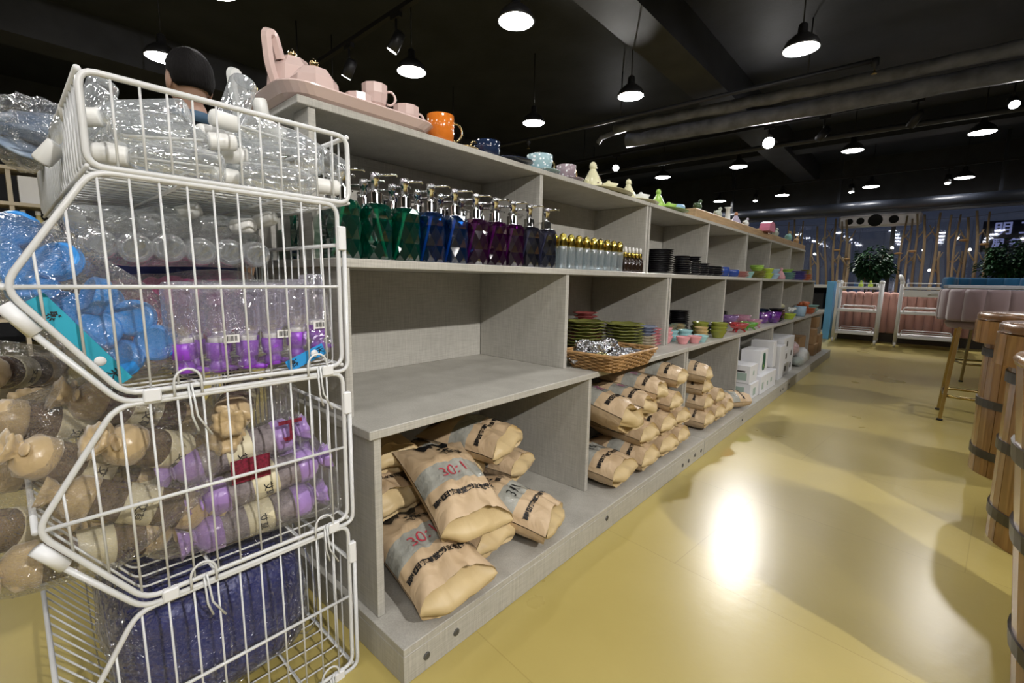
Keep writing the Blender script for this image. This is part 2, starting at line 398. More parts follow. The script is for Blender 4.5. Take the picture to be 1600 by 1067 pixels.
# ================================================================== far end: branches, plants, trolleys, rack, bench
mat('branch_wood', (.30, .225, .135), .7, var=.3, vscale=8, bump=.4, bscale=40, stretch=(1, 1, .2))
mat('branch_fungus', (.42, .24, .09), .7, var=.25)
BR = [(-1.39, 2.03, -1.29), (-1.25, 1.99, -1.18), (-1.15, 1.94, -1.12), (-1.07, 1.96, -1.02), (-0.98, 1.56, -0.99), (-1.49, 1.88, -1.41), (-1.55, 1.58, -1.51), (-0.3, 1.97, -0.31), (-0.23, 1.92, -0.21), (-0.16, 1.99, -0.12), (-0.06, 1.97, -0.02), (0.12, 1.99, 0.1), (0.23, 1.94, 0.29), (0.32, 1.94, 0.33), (0.4, 1.39, 0.41), (0.42, 1.89, 0.47), (0.52, 1.98, 0.58), (0.66, 1.96, 0.67), (0.16, 1.39, 0.2), (-2.32, 2.04, -2.3), (-2.2, 1.97, -2.19), (-1.95, 1.98, -1.98), (-1.85, 2.02, -1.83), (-1.71, 1.99, -1.73)]
mat('planter', (.05, .045, .04), .6)
tag(obj('planter_box', MB().box(-2.6, 1.4, 9.76, 9.98, 0, .5, .01), 'planter'), 'long dark planter trough under the window holding the branches', 'planter')
order = sorted(range(len(BR)), key=lambda i: BR[i][2])
for k, i in enumerate(order):
    xt, zt, xb = BR[i]; rnd = random.Random(100+i)
    t = thing('dry_branch', '%s bare upright branch from the left along the window wall' % ORD[k].capitalize(), 'branch', (0, 0, 0), group='bare branches standing in the window planter')
    pts = []; r0 = rnd.uniform(.020, .028)
    xb2 = xb + (xb-xt)*.45
    for j in range(9):
        u_ = j/8; wob = math.sin(u_*7+i)*.018*u_
        pts.append((xb2+(xt-xb2)*u_+wob, 9.85+math.sin(i*2.1+u_*4)*.03, .46+(zt-.46)*u_))
    obj('stem', MB().tube(pts, [r0*(1-.45*j/8) for j in range(9)], 8), 'branch_wood', t)
    for q in range(2 if zt > 1.7 else 1):
        a = pts[6-q*2 if zt > 1.7 else 5]; s_ = rnd.choice((-1, 1)); h_ = rnd.uniform(.10, .20)
        obj('twig', MB().tube([a, (a[0]+s_*h_*.35, a[1]-.02, a[2]+h_*.5), (a[0]+s_*h_*.55, a[1]-.03, a[2]+h_)], [r0*.5, r0*.4, r0*.25], 6), 'branch_wood', t)
    if i in (2, 4, 7, 9, 15, 17):
        zc = rnd.uniform(1.2, 1.6); xx = xb2+(xt-xb2)*(zc-.46)/(zt-.46)
        obj('fungus', MB().ball((xx-.03, 9.82, zc), (.055, .04, .018), 10, 6), 'branch_fungus', t)
# bushes
mat('leaf_dark', (.012, .05, .016), .5, var=.45, vscale=14)
mat('stem_green', (.06, .05, .025), .7)
mat('pot_white', (.6, .6, .6), .4)
def bush(x, y, z, R_, seed, label):
    rnd = random.Random(seed)
    t = thing('potted_plant', label, 'plant', (x, y, 0))
    obj('pot', MB().lathe([(.11, 0), (.15, .4), (.16, .42), (.14, .42), (.13, .39), (0, .39)], 20), 'pot_white', t)
    st = MB()
    for k in range(7):
        a = k*.9; st.tube([(0.03*math.cos(a), .03*math.sin(a), .38), (.10*math.cos(a), .10*math.sin(a), z-.12), (.2*math.cos(a), .2*math.sin(a), z+.15)], [.01, .008, .004], 5)
    obj('stems', st, 'stem_green', t)
    mb = MB()
    for k in range(1500):
        d = Vector((rnd.gauss(0, 1), rnd.gauss(0, 1), rnd.gauss(0, 1))).normalized()
        rr_ = R_*(rnd.random()**.4)*(.78+.3*mnoise.noise(d*2.2+Vector((seed, 0, 0))))
        p = Vector((d.x*rr_*.95, d.y*rr_*.8, z+d.z*rr_*1.05))
        out_ = Vector((d.x, d.y, d.z*.3-.25)).normalized(); sd = out_.cross(Vector((0, 0, 1))).normalized()
        upv = sd.cross(out_); l = rnd.uniform(.05, .09); w_ = l*.28
        mb.add([p, p+out_*l*.5+sd*w_+upv*.008, p+out_*l-upv*.015, p+out_*l*.5-sd*w_+upv*.008], [(0, 1, 2), (0, 2, 3)])
    o = obj('foliage', mb, 'leaf_dark', t); o['kind'] = 'stuff'
bush(-.62, 9.45, 1.17, .33, 5, 'dense dark green potted bush behind the white trolleys')
bush(.88, 9.45, 1.19, .34, 9, 'dense dark green potted bush above the blue chair back')

mat('white_metal', (.78, .78, .78), .35)
mat('wheel_grey', (.5, .5, .52), .4)
mat('yellow_green', (.45, .6, .06), .4)
def trolley(x0, x1, y0, y1, shelves, label, drawer=False, arch=False):
    t = thing('trolley', label, 'trolley', (x0, y0, 0)); W_ = x1-x0; D_ = y1-y0
    for (a, b_) in ((0, 0), (W_, 0), (0, D_), (W_, D_)):
        obj('post', MB().tube([(a, b_, .07), (a, b_, .90 if arch and a == 0 else .88)], .019, 10).ball((a, b_, .89), .026, 10, 6), 'white_metal', t)
        wh = obj('caster', MB().lathe([(.02, -.012), (.035, -.012), (.035, .012), (.02, .012)], 16, T(a, b_, .035) @ RY(PI/2)), 'white_metal', t)
        obj('fork', MB().box(a-.018, a+.018, b_-.006, b_+.006, .035, .08), 'wheel_grey', wh)
    if arch:
        obj('push_handle', MB().tube([(0, 0, .9), (-.015, .02, .955), (-.03, D_*.3, .985), (-.03, D_*.7, .985), (-.015, D_-.02, .955), (0, D_, .9)], .022, 10), 'white_metal', t)
    for z in shelves:
        s_ = obj('shelf_tray', MB().box(.0, W_, .0, D_, z, z+.035, .004), 'white_metal', t)
        for yy in (0, D_): obj('guard_rail', MB().tube(rounded([(.05, yy, z+.03), (.05, yy, z+.085), (W_-.05, yy, z+.085), (W_-.05, yy, z+.03)], .02, 3, False), .005, 6), 'white_metal', s_)
    if drawer:
        d = obj('drawer', MB().box(.03, W_-.03, -.012, D_-.02, .70, .79, .004), 'white_metal', t)
        obj('handle', MB().tube([(W_*.45, -.014, .73), (W_*.5, -.03, .75), (W_*.6, -.03, .75), (W_*.65, -.014, .73)], .006, 6), 'wheel_grey', d)
    return t
trolley(-.92, -.42, 8.28, 8.66, (.13, .46, .79), 'white three-tier trolley with ball-topped posts beside the blue rack')
trolley(-.20, .42, 8.22, 8.62, (.13, .46, .80), 'white trolley with drawer and arched push handle, right of the other', True, True)
for i, (x, z) in enumerate(((-.66, .825), (-.55, .825))):
    t = thing('small_bottle', '%s small yellow-green bottle on the left trolley' % ('left', 'right')[i], 'bottle', (x, 8.4, z))
    obj('body', MB().lathe([(.028, 0), (.03, .02), (.026, .05), (.012, .06)], 12), 'yellow_green', t); obj('cap', MB().lathe([(.013, .06), (.013, .085), (.008, .09)], 10), 'yellow_green', t)
# blue-framed rack with white shelves
mat('sky_blue', (.16, .47, .80), .4); mat('black_goods', (.012, .014, .018), .5, var=.4)
t = thing('display_rack', 'blue-framed rack with white shelves full of black goods, past the shelf end', 'rack', (-1.75, 8.55, 0))
for x in (0, .66): obj('upright', MB().box(x, x+.09, 0, .42, 0, .9, .004), 'sky_blue', t)
for z in (.10, .42, .80): obj('shelf', MB().box(.09, .66, 0, .42, z, z+.045, .003), 'white_metal', t)
obj('back_panel', MB().box(.09, .66, .40, .42, .145, .80), 'black_goods', t)
for i, z in enumerate((.146, .466)):
    for j in range(3):
        tag(obj('black_case', MB().box(-1.65+j*.185, -1.65+j*.185+.165, 8.58, 8.9, z, z+.25, .012), 'black_goods'), 'black case on the %s shelf of the blue rack, %s from the left' % (('lowest', 'middle')[i], ORD[j]), 'case', 'black cases in the blue rack')
# blue upright panel seen through the far shelf bays
tag(obj('board', MB().box(-2.62, -2.45, 8.3, 8.33, 0, .95, .004), 'sky_blue'), 'tall narrow light blue board seen through the far shelf bay', 'board')
tag(obj('white_post', MB().box(-2.78, -2.66, 8.3, 8.36, 0, .95, .004), 'white_metal'), 'white post beside the light blue board behind the shelf', 'post')
# pink fluted bench
mat('pink_velvet', (.50, .27, .22), .75, sheen=.4, var=.06)
mat('bench_base', (.05, .04, .03), .6)
t = thing('fluted_bench', 'long dusty pink fluted bench behind the trolleys', 'bench', (-.95, 8.80, 0))
obj('base', MB().box(0, 1.85, .04, .3, 0, .14), 'bench_base', t)
fl = MB().lathe([(.05, .14), (.056, .16), (.056, .72), (.04, .745), (0, .75)], 10).mesh('flute')
for i in range(18): link('flute', fl, 'pink_velvet', t).location = (.05+i*.103, .05, 0)
obj('seat', MB().box(0, 1.85, .1, .31, .14, .62, .03), 'pink_velvet', t)
# outside: lit sign beyond the glass
mat('facade', (.05, .05, .07), .8)
t = thing('lit_sign', 'lavender lit sign on the building outside the window', 'sign', (.9, 13.2, 1.55))
obj('board', MB().box(-.1, 1.6, .02, .08, 0, .6), 'facade', t)
emitter('sign_glow', (.50, .50, .80), .38)
for x, z, s_, tx in ((.18, .43, .26, '明'), (.52, .43, .26, '卫'), (.86, .43, .26, '生'), (.14, .16, .17, '服'), (.36, .16, .17, '务'), (.58, .16, .17, '中'), (.80, .16, .17, '心')):
    me = text_mesh(tx, s_, .006); o = link('character', me, 'sign_glow', t); o.location = (x, .01, z); o.rotation_euler = (PI/2, 0, 0)
emitter('far_bulb', (1, .95, .85), 14)
t = thing('added_light_string', 'added string of small bulbs standing for lights blurred in the night window', 'stand-in lights', (0, 10.2, 0))  # added string; its bulbs stand for blurred outside lights and reflections in the glass
BU = [(-1.55, 1.41), (-0.56, 1.46), (-0.44, 1.49), (-0.035, 1.44), (0.51, 1.43), (0.07, 1.11), (-.9, 1.2), (.35, 1.62)]
obj('cable', MB().tube([(-2.6, 0, 2.0), (-1.5, 0, 1.93), (-.5, 0, 1.92), (.4, 0, 1.93), (1.3, 0, 2.0)], .003, 6), 'cord_black', t)  # cable and cords invented to carry the bulbs
for x, z in BU:
    c_ = obj('added_cord', MB().tube([(x, 0, 1.93), (x, 0, z+.02)], .0015, 5), 'cord_black', t)
    obj('bulb', MB().ball((x, 0, z), .018, 10, 6), 'far_bulb', c_)

# ================================================================== right side: barrels, stools, table
m, nt, out = newmat('barrel_wood')
b = N(nt, 'ShaderNodeBsdfPrincipled'); nt.links.new(b.outputs[0], out.inputs[0])
tc = N(nt, 'ShaderNodeTexCoord'); mp = N(nt, 'ShaderNodeMapping'); mp.inputs['Scale'].default_value = (9, 9, .9); nt.links.new(tc.outputs['Object'], mp.inputs[0])
n1 = N(nt, 'ShaderNodeTexNoise'); n1.inputs['Scale'].default_value = 3; n1.inputs['Detail'].default_value = 7; n1.inputs['Distortion'].default_value = .6; nt.links.new(mp.outputs[0], n1.inputs['Vector'])
mp2 = N(nt, 'ShaderNodeMapping'); mp2.inputs['Scale'].default_value = (7, 7, 2.5); nt.links.new(tc.outputs['Object'], mp2.inputs[0])
vk = N(nt, 'ShaderNodeTexVoronoi'); vk.inputs['Scale'].default_value = 1.3; nt.links.new(mp2.outputs[0], vk.inputs['Vector'])
cr = N(nt, 'ShaderNodeValToRGB'); cr.color_ramp.elements[0].position = .3; cr.color_ramp.elements[1].position = .75
cr.color_ramp.elements[0].color = (.17, .08, .022, 1); cr.color_ramp.elements[1].color = (.42, .235, .08, 1); nt.links.new(n1.outputs[0], cr.inputs[0])
kn = N(nt, 'ShaderNodeMapRange'); kn.inputs[1].default_value = .06; kn.inputs[2].default_value = .16; nt.links.new(vk.outputs['Distance'], kn.inputs[0])
mx = N(nt, 'ShaderNodeMix', data_type='RGBA'); mx.inputs[6].default_value = (.05, .02, .008, 1); nt.links.new(kn.outputs[0], mx.inputs[0]); nt.links.new(cr.outputs[0], mx.inputs[7])
nt.links.new(mx.outputs[2], b.inputs['Base Color']); b.inputs['Roughness'].default_value = .25; b.inputs['Coat Weight'].default_value = .5; b.inputs['Coat Roughness'].default_value = .12
mat('hoop_metal', (.10, .095, .09), .4, .8, var=.2)
mat('lid_dark', (.17, .085, .035), .25, coat=.6, var=.3, vscale=5, stretch=(10, 1, 1))
def barrel(x, y, kind, label):
    t = thing('wooden_barrel', label, 'barrel', (x, y, 0), group='wooden foot-bath barrels')
    H_ = .70; n = 18
    def R_(z): return .205+(.275-.205)*(z/H_) if kind == 'open' else (.215+.012*z/H_ if z < .6005 else .265)
    st_me = []
    zs = [0, .2, .4, .60, .601, .70] if kind != 'open' else [0, .25, .5, .70]
    for i in range(n):
        a0 = 2*PI*i/n+.006; a1 = 2*PI*(i+1)/n-.006; mb = MB(); vs_ = []; fs = []
        for z in zs:
            ro = R_(z); ri = min(ro, R_(0) if kind != 'open' else ro)-.035
            for a in (a0, (a0+a1)/2, a1): vs_.append((ro*math.cos(a), ro*math.sin(a), z))
            for a in (a1, (a0+a1)/2, a0): vs_.append((ri*math.cos(a), ri*math.sin(a), z))
        for j in range(len(zs)-1):
            for q in range(6): fs.append((j*6+q, j*6+(q+1) % 6, (j+1)*6+(q+1) % 6, (j+1)*6+q))
        fs += [tuple(reversed(range(6))), tuple((len(zs)-1)*6+q for q in range(6))]
        obj('stave', mb.add(vs_, fs), 'barrel_wood', t)
    for z in ((.10, .33, .50) if kind == 'open' else (.08, .31, .54)):
        r_a, r_b = R_(z)+.001, R_(z+.035)+.001
        obj('hoop', MB().lathe([(r_a-.006, z), (r_a+.004, z), (r_b+.004, z+.035), (r_b-.006, z+.035)], 48, smooth=False), 'hoop_metal', t)
    obj('bottom_board', MB().lathe([(0, .04), (.185, .04), (.185, .06), (0, .06)], 24), 'barrel_wood', t)
    if kind == 'open':
        obj('rim_ring', MB().lathe([(.225, .695), (.277, .695), (.280, .705), (.275, .715), (.228, .715), (.222, .705), (.225, .695)], 40), 'barrel_wood', t)
    else:
        obj('lid', MB().lathe([(0, .702), (.258, .702), (.262, .708), (.262, .728), (.254, .736), (0, .738)], 40), 'lid_dark', t)
    return t
barrel(.435, 1.36, 'open', 'nearest wooden barrel with thick open rim and dark metal hoops')
barrel(.47, 2.22, 'lid', 'middle wooden barrel of the three with a closed dark lid')
barrel(.47, 3.02, 'lid', 'farthest wooden barrel of the three, next to the pink stool')

mat('gold_metal', (.45, .35, .16), .25, 1, var=.1)
mat('pink_seat', (.17, .118, .125), .8, sheen=.5, var=.08)
mat('blue_seat', (.02, .17, .38), .7, sheen=.3, var=.15)
def stool(x, y, rz, fabric, label, back_z=(.64, .835), seat_z=.60, R_=.22):
    t = thing('bar_stool', label, 'stool', (x, y, 0), (0, 0, rz))
    for k in range(4):
        a = PI/4+k*PI/2; c, s_ = math.cos(a), math.sin(a); rb, rt_ = .235, .19
        lg = MB(); q = .009
        lo = [(rb*c+dx*q, rb*s_+dy*q, .008) for dx, dy in ((-1, -1), (1, -1), (1, 1), (-1, 1))]; hi = [(rt_*c+dx*q, rt_*s_+dy*q, seat_z) for dx, dy in ((-1, -1), (1, -1), (1, 1), (-1, 1))]
        lg.add(lo+hi, [(3, 2, 1, 0), (4, 5, 6, 7)]+[(i, (i+1) % 4, 4+(i+1) % 4, 4+i) for i in range(4)])
        l_ = obj('leg', lg, 'gold_metal', t)
        obj('foot_pad', MB().lathe([(.016, 0), (.016, .01), (.010, .014)], 10, T(rb*c, rb*s_, 0)), 'cord_black', l_)
    f = [(.226*math.cos(PI/4+k*PI/2), .226*math.sin(PI/4+k*PI/2), .16) for k in range(4)]
    obj('foot_ring', MB().tube(rounded(f, .06), .010, 8, closed=True), 'gold_metal', t)
    obj('seat', MB().lathe([(0, seat_z-.01), (.19, seat_z-.01), (.205, seat_z+.02), (.19, seat_z+.06), (0, seat_z+.075)], 28), fabric, t)
    n = 9                                         # the padded channels of the wrap-round back
    for k in range(n):
        a0 = PI*.5+(k/n)*PI*1.15-.575*PI+PI*.5; a1 = a0+PI*1.15/n
        mb = MB(); vs_ = []; fs = []; m_ = 5
        zs = [back_z[0], back_z[0]+.015, (back_z[0]+back_z[1])/2, back_z[1]-.02, back_z[1]]
        for j, z in enumerate(zs):
            pinch = (.75, .98, 1, .98, .6)[j]
            ring = []
            for i in range(m_):
                a = a0+(a1-a0)*i/(m_-1); bul = math.sin(PI*i/(m_-1))*.005
                ring.append((a, R_+.026*pinch+bul*pinch))
            for i in reversed(range(m_)):
                a = a0+(a1-a0)*i/(m_-1); ring.append((a, R_-.026*pinch))
            vs_ += [(r_*math.cos(a), r_*math.sin(a), z) for a, r_ in ring]
        w_ = 2*m_
        for j in range(len(zs)-1):
            for q in range(w_): fs.append((j*w_+q, j*w_+(q+1) % w_, (j+1)*w_+(q+1) % w_, (j+1)*w_+q))
        fs += [tuple(reversed(range(w_))), tuple((len(zs)-1)*w_+q for q in range(w_))]
        obj('back_channel', mb.add(vs_, fs, True), fabric, t)
    return t
stool(.34, 4.1, math.radians(90), 'pink_seat', 'dusty pink bar stool with channelled round back and gold legs, beyond the barrels')
o = stool(.47, 5.9, math.radians(-75), 'blue_seat', 'blue bar stool with gold legs behind the grey table', (.80, .935), .55, .30)
obj('back_rail', MB().tube([(.30*math.cos(a)*1.06, .30*math.sin(a)*1.06, .855) for a in [math.radians(110+i*14) for i in range(11)]], .009, 8), 'gold_metal', o)
for s_ in (120, 240): obj('back_post', MB().tube([(.17*math.cos(math.radians(s_)), .17*math.sin(math.radians(s_)), .56), (.30*math.cos(math.radians(s_)), .30*math.sin(math.radians(s_)), .82)], .010, 8), 'gold_metal', o)
mat('grey_stone', (.34, .35, .38), .3, var=.12); mat('pale_wood', (.55, .5, .42), .6, var=.2, bump=.3)
t = thing('high_table', 'grey-topped high table between the pink and blue stools', 'table', (.9, 4.95, 0))
obj('tabletop', MB().box(-.76, .95, -.42, .42, .835, .862, .006), 'grey_stone', t)
obj('trunk_leg', MB().tube([(-.15, .1, 0), (-.12, .12, .3), (-.05, .1, .6), (0, .08, .836)], [.09, .07, .06, .09], 12), 'pale_wood', t)
obj('trunk_leg', MB().tube([(.5, .1, 0), (.52, .12, .3), (.55, .1, .6), (.5, .08, .836)], [.09, .07, .06, .09], 12), 'pale_wood', t)

# ================================================================== far left: wall display behind the wire baskets
mat('cream_board', (.55, .48, .36), .6, var=.08)
mat('box_white', (.72, .72, .72), .5, var=.04)
mat('oil_yellow', (.55, .48, .22), .3); mat('label_white', (.75, .75, .72), .6)
t = thing('display_shelf', 'cream wooden display shelf in the far left background', 'shelf', (-6.1, -.55, 0))
for z in (.05, .42, .80, 1.17, 1.46, 1.77): obj('board', MB().box(-.38, 0, 0, 1.35, z-.03, z), 'cream_board', t)
for y in (0, .66, 1.32): obj('side', MB().box(-.38, -.01, y, y+.03, 0, 1.74), 'cream_board', t)
for i in range(7):
    y = -.50+i*.165+(.02 if i > 3 else 0)
    if i == 3: continue
    tag(obj('white_box', MB().box(-6.40, -6.14, y, y+.14, 1.461, 1.70, .004), 'box_white'), '%s white carton on the top row of the cream display shelf' % ORD[i].capitalize(), 'carton', 'cartons on the cream shelf')
for i in range(11):
    y = -.46+i*.098+(.06 if i > 5 else 0)
    t = thing('oil_bottle', '%s yellow bottle from the left below the white cartons' % ORD[i].capitalize(), 'bottle', (-6.2, y, 1.171), group='yellow bottles on the cream shelf')
    obj('body', MB().lathe([(.036, 0), (.038, .01), (.038, .14), (.016, .18), (.016, .20)], 14), 'oil_yellow', t)
    obj('cap', MB().lathe([(.019, .195), (.019, .23), (0, .231)], 12), 'box_white', t)
    obj('label', MB().lathe([(.0385, .05), (.0385, .11)], 14), 'label_white', t)
# ================================================================== the long stepped shelving
m, nt, out = newmat('laminate')
b = N(nt, 'ShaderNodeBsdfPrincipled'); nt.links.new(b.outputs[0], out.inputs[0])
tc = N(nt, 'ShaderNodeTexCoord')
def wv(scale, stretch):
    mp = N(nt, 'ShaderNodeMapping'); mp.inputs['Scale'].default_value = stretch; nt.links.new(tc.outputs['Object'], mp.inputs[0])
    n_ = N(nt, 'ShaderNodeTexNoise'); n_.inputs['Scale'].default_value = scale; n_.inputs['Detail'].default_value = 4; nt.links.new(mp.outputs[0], n_.inputs['Vector']); return n_
a = wv(30, (.5, .5, 14)); c = wv(30, (9, 9, .5)); d = wv(3, (1, 1, 1))
mm = N(nt, 'ShaderNodeMath', operation='ADD'); nt.links.new(a.outputs[0], mm.inputs[0]); nt.links.new(c.outputs[0], mm.inputs[1])
mr = N(nt, 'ShaderNodeMapRange'); mr.inputs[1].default_value = .7; mr.inputs[2].default_value = 1.3; nt.links.new(mm.outputs[0], mr.inputs[0])
mx = N(nt, 'ShaderNodeMix', data_type='RGBA'); mx.inputs[6].default_value = (.38, .365, .325, 1); mx.inputs[7].default_value = (.53, .515, .465, 1)
nt.links.new(mr.outputs[0], mx.inputs[0])
mx2 = N(nt, 'ShaderNodeMix', data_type='RGBA', blend_type='MULTIPLY'); mx2.inputs[0].default_value = .18
nt.links.new(mx.outputs[2], mx2.inputs[6]); nt.links.new(d.outputs[0], mx2.inputs[7]); nt.links.new(mx2.outputs[2], b.inputs['Base Color'])
b.inputs['Roughness'].default_value = .42
bp = N(nt, 'ShaderNodeBump'); bp.inputs['Strength'].default_value = .06; bp.inputs['Distance'].default_value = .002; nt.links.new(mm.outputs[0], bp.inputs['Height']); nt.links.new(bp.outputs[0], b.inputs['Normal'])
mat('screw_grey', (.12, .12, .12), .45, .6)
XB = -1.40
ZD, ZL, ZU, ZT = .085, .527, .890, 1.250        # deck, ledge, upper board, top board (their upper faces)
XD, XL, XM, XU, XT = -.720, -.830, -.945, -.945, -1.075
def unit(ya, yb, inner, label, backs=True, screws=(), near_end=False):
    t = thing('shelf_unit', label, 'shelf', (XB, ya, 0), group='stepped shelf units in one long row')
    L_ = yb-ya
    def P(name, x0, x1, y0, y1, z0, z1): return obj(name, MB().box(x0-XB, x1-XB, y0-ya, y1-ya, z0, z1, .0015), 'laminate', t)
    pl = P('plinth_front', XD-.018, XD, ya, yb, 0, ZD-.018)
    if near_end: P('plinth_end', XB, XD-.018, ya, ya+.018, 0, ZD-.018)
    P('deck', XB, XD, ya, yb, ZD-.018, ZD)
    P('ledge_board', XB, XL, ya, yb, ZL-.020, ZL)
    P('upper_board', XB, XU, ya, yb, ZU-.020, ZU)
    P('top_board', XB-(.16 if near_end else 0), XT, ya-(.0 if not near_end else .012), yb, ZT-.018, ZT)
    e0 = ya+.014 if near_end else ya+.004
    ys = [e0] + list(inner) + [yb-.022]
    for i, y in enumerate(ys):
        P('divider', XB+.012, XL-.008, y, y+.018, ZD, ZL-.020)
        P('divider', XB+.012, XM-.004, y, y+.018, ZL, ZU-.020)
        if near_end and i == 0: P('end_post', XT-.083, XT-.006, y, y+.018, ZU, ZT-.018); P('end_post', XB+.012, XB+.07, y, y+.018, ZU, ZT-.018)
        else: P('divider', XB+.012, XT-.005, y, y+.018, ZU, ZT-.018)
    if backs:
        pa = ya
        cuts = list(inner)+[yb]
        for i, y in enumerate(cuts):
            P('back_panel', XB, XB+.012, pa+.0015, y-.0015, ZD, ZL-.020); P('back_panel', XB, XB+.012, pa+.0015, y-.0015, ZL, ZU-.020); P('back_panel', XB, XB+.012, pa+.0015, y-.0015, ZU, ZT-.018)
            pa = y
    sm_ = MB().lathe([(.009, 0), (.0085, .002), (.006, .0028), (0, .0015)], 12, RY(PI/2)).mesh('screw')
    for (y, z) in screws:
        o = link('screw', sm_, 'screw_grey', pl); o.location = (XD-XB, y-ya, z)
    return t
unit(.487, 2.250, [1.352], 'nearest stepped shelf unit with an empty middle bay and paper sacks below', True, [(.545, .034), (.63, .038), (1.31, .045), (1.98, .03), (2.05, .03), (2.13, .035), (2.21, .035)], True)
unit(2.256, 4.030, [3.135], 'second shelf unit from the camera, with black dishes and small bowls', True, [(2.9, .035), (3.9, .04), (3.98, .04)])
unit(4.036, 5.700, [4.80], 'third shelf unit from the camera, partly open at the back', False, [(4.2, .04)])
unit(5.706, 6.460, [], 'farthest shelf unit at the end of the row, open at the back', False)
# the third unit keeps a back only on its near bay
t3 = [o for o in bpy.data.objects if o.name.startswith('shelf_unit') and 'third' in o.get('label', '')][0]
for (z0, z1) in ((ZD, ZL-.02), (ZL, ZU-.02), (ZU, ZT-.018)):
    obj('back_panel', MB().box(0, .012, .0015, .762, z0, z1), 'laminate', t3)
# ================================================================== things on top of the shelf
mat('pink_glaze', (.64, .49, .45), .12, coat=.5, var=.03)
mat('white_glaze', (.70, .72, .70), .12, coat=.5)
mat('gold_glaze', (.55, .42, .22), .15, 1)
mat('orange_glaze', (.62, .17, .02), .12, coat=.5); mat('navy_glaze', (.012, .022, .055), .1, coat=.6)
mat('cream_glaze', (.66, .64, .42), .2, coat=.4); mat('green_glaze', (.30, .50, .09), .18, coat=.5, var=.2, vscale=30)
def dotted(name, c, dot=(.85, .88, .9), scale=75):
    m, nt, out = newmat(name); b = N(nt, 'ShaderNodeBsdfPrincipled'); nt.links.new(b.outputs[0], out.inputs[0])
    tc = N(nt, 'ShaderNodeTexCoord'); v = N(nt, 'ShaderNodeTexVoronoi'); v.inputs['Scale'].default_value = scale; nt.links.new(tc.outputs['Object'], v.inputs['Vector'])
    st = N(nt, 'ShaderNodeMath', operation='LESS_THAN'); st.inputs[1].default_value = .30; nt.links.new(v.outputs['Distance'], st.inputs[0])
    mx = N(nt, 'ShaderNodeMix', data_type='RGBA'); mx.inputs[6].default_value = rgba(c); mx.inputs[7].default_value = rgba(dot); nt.links.new(st.outputs[0], mx.inputs[0]); nt.links.new(mx.outputs[2], b.inputs['Base Color'])
    b.inputs['Roughness'].default_value = .15; return m
dotted('blue_dots', (.33, .48, .52)); dotted('mauve_dots', (.30, .24, .27))
ZT1 = ZT+.0005
# pink tray with a flared rim
t = thing('serving_tray', 'large glossy pink ceramic tray under the pink tea set', 'tray', (-1.215, .66, ZT1))
def slab(w_, l_, z, k=.06, n=6):
    pts = []
    for cx, cy, a0 in ((w_-k, l_-k, 0), (-w_+k, l_-k, PI/2), (-w_+k, -l_+k, PI), (w_-k, -l_+k, 1.5*PI)):
        for i in range(n+1): a = a0+PI/2*i/n; pts.append((cx+k*math.cos(a), cy+k*math.sin(a), z))
    return pts
rings = [slab(.125, .185, 0), slab(.138, .200, .008), slab(.152, .216, .026), slab(.150, .214, .030), slab(.134, .196, .016), slab(.12, .18, .012)]
n = len(rings[0]); mb = MB(); fs = [tuple(reversed(range(n)))]
for j in range(5): fs += [(j*n+i, j*n+(i+1) % n, (j+1)*n+(i+1) % n, (j+1)*n+i) for i in range(n)]
fs.append(tuple(5*n+i for i in range(n)))
obj('tray_body', mb.add([p for r_ in rings for p in r_], fs, False), 'pink_glaze', t)
def faceted_pot(name, label, cat, loc, rz, prof, handle=None, spout=None, m_='pink_glaze', n=8, knob=True):
    t = thing(name, label, cat, loc, (0, 0, rz))
    obj('body', MB().lathe(prof, n, RZ(PI/n), smooth=False), m_, t)
    zt = prof[-1][1]
    if knob: obj('lid_knob', MB().lathe([(.004, zt-.002), (.010, zt+.006), (.011, zt+.014), (.006, zt+.022), (0, zt+.023)], 8), 'gold_glaze', t)
    if handle: obj('handle', MB().tube(rounded(handle, .02, 3, False), .0125, 6, smooth=False), m_, t)
    if spout: obj('spout', MB().tube(spout, [.018, .013, .009], 6, smooth=False), m_, t)
    return t
tz = ZT+.0145
faceted_pot('teapot', 'tall pink faceted teapot with a gold knob and big angular handle', 'teapot', (-1.25, .545, tz), math.radians(-62),
            [(.052, 0), (.070, .03), (.062, .095), (.040, .118), (.034, .126), (0, .130)], [(.052, 0, .02), (.082, 0, .085), (.088, 0, .150), (.066, 0, .158), (.045, 0, .11)], [(-.05, 0, .04), (-.085, 0, .07), (-.10, 0, .10)])
faceted_pot('sugar_pot', 'low pink faceted pot with a gold knob at the front of the tray', 'pot', (-1.155, .555, tz), 0, [(.046, 0), (.058, .022), (.054, .055), (.036, .078), (0, .084)])
faceted_pot('teapot', 'white faceted teapot with a gold knob behind the pink one', 'teapot', (-1.46, .525, ZT1), math.radians(-62),
            [(.050, 0), (.062, .03), (.056, .08), (.034, .100), (0, .108)], [(.045, 0, .02), (.072, 0, .08), (.078, 0, .132), (.058, 0, .140), (.040, 0, .09)], None, 'white_glaze')
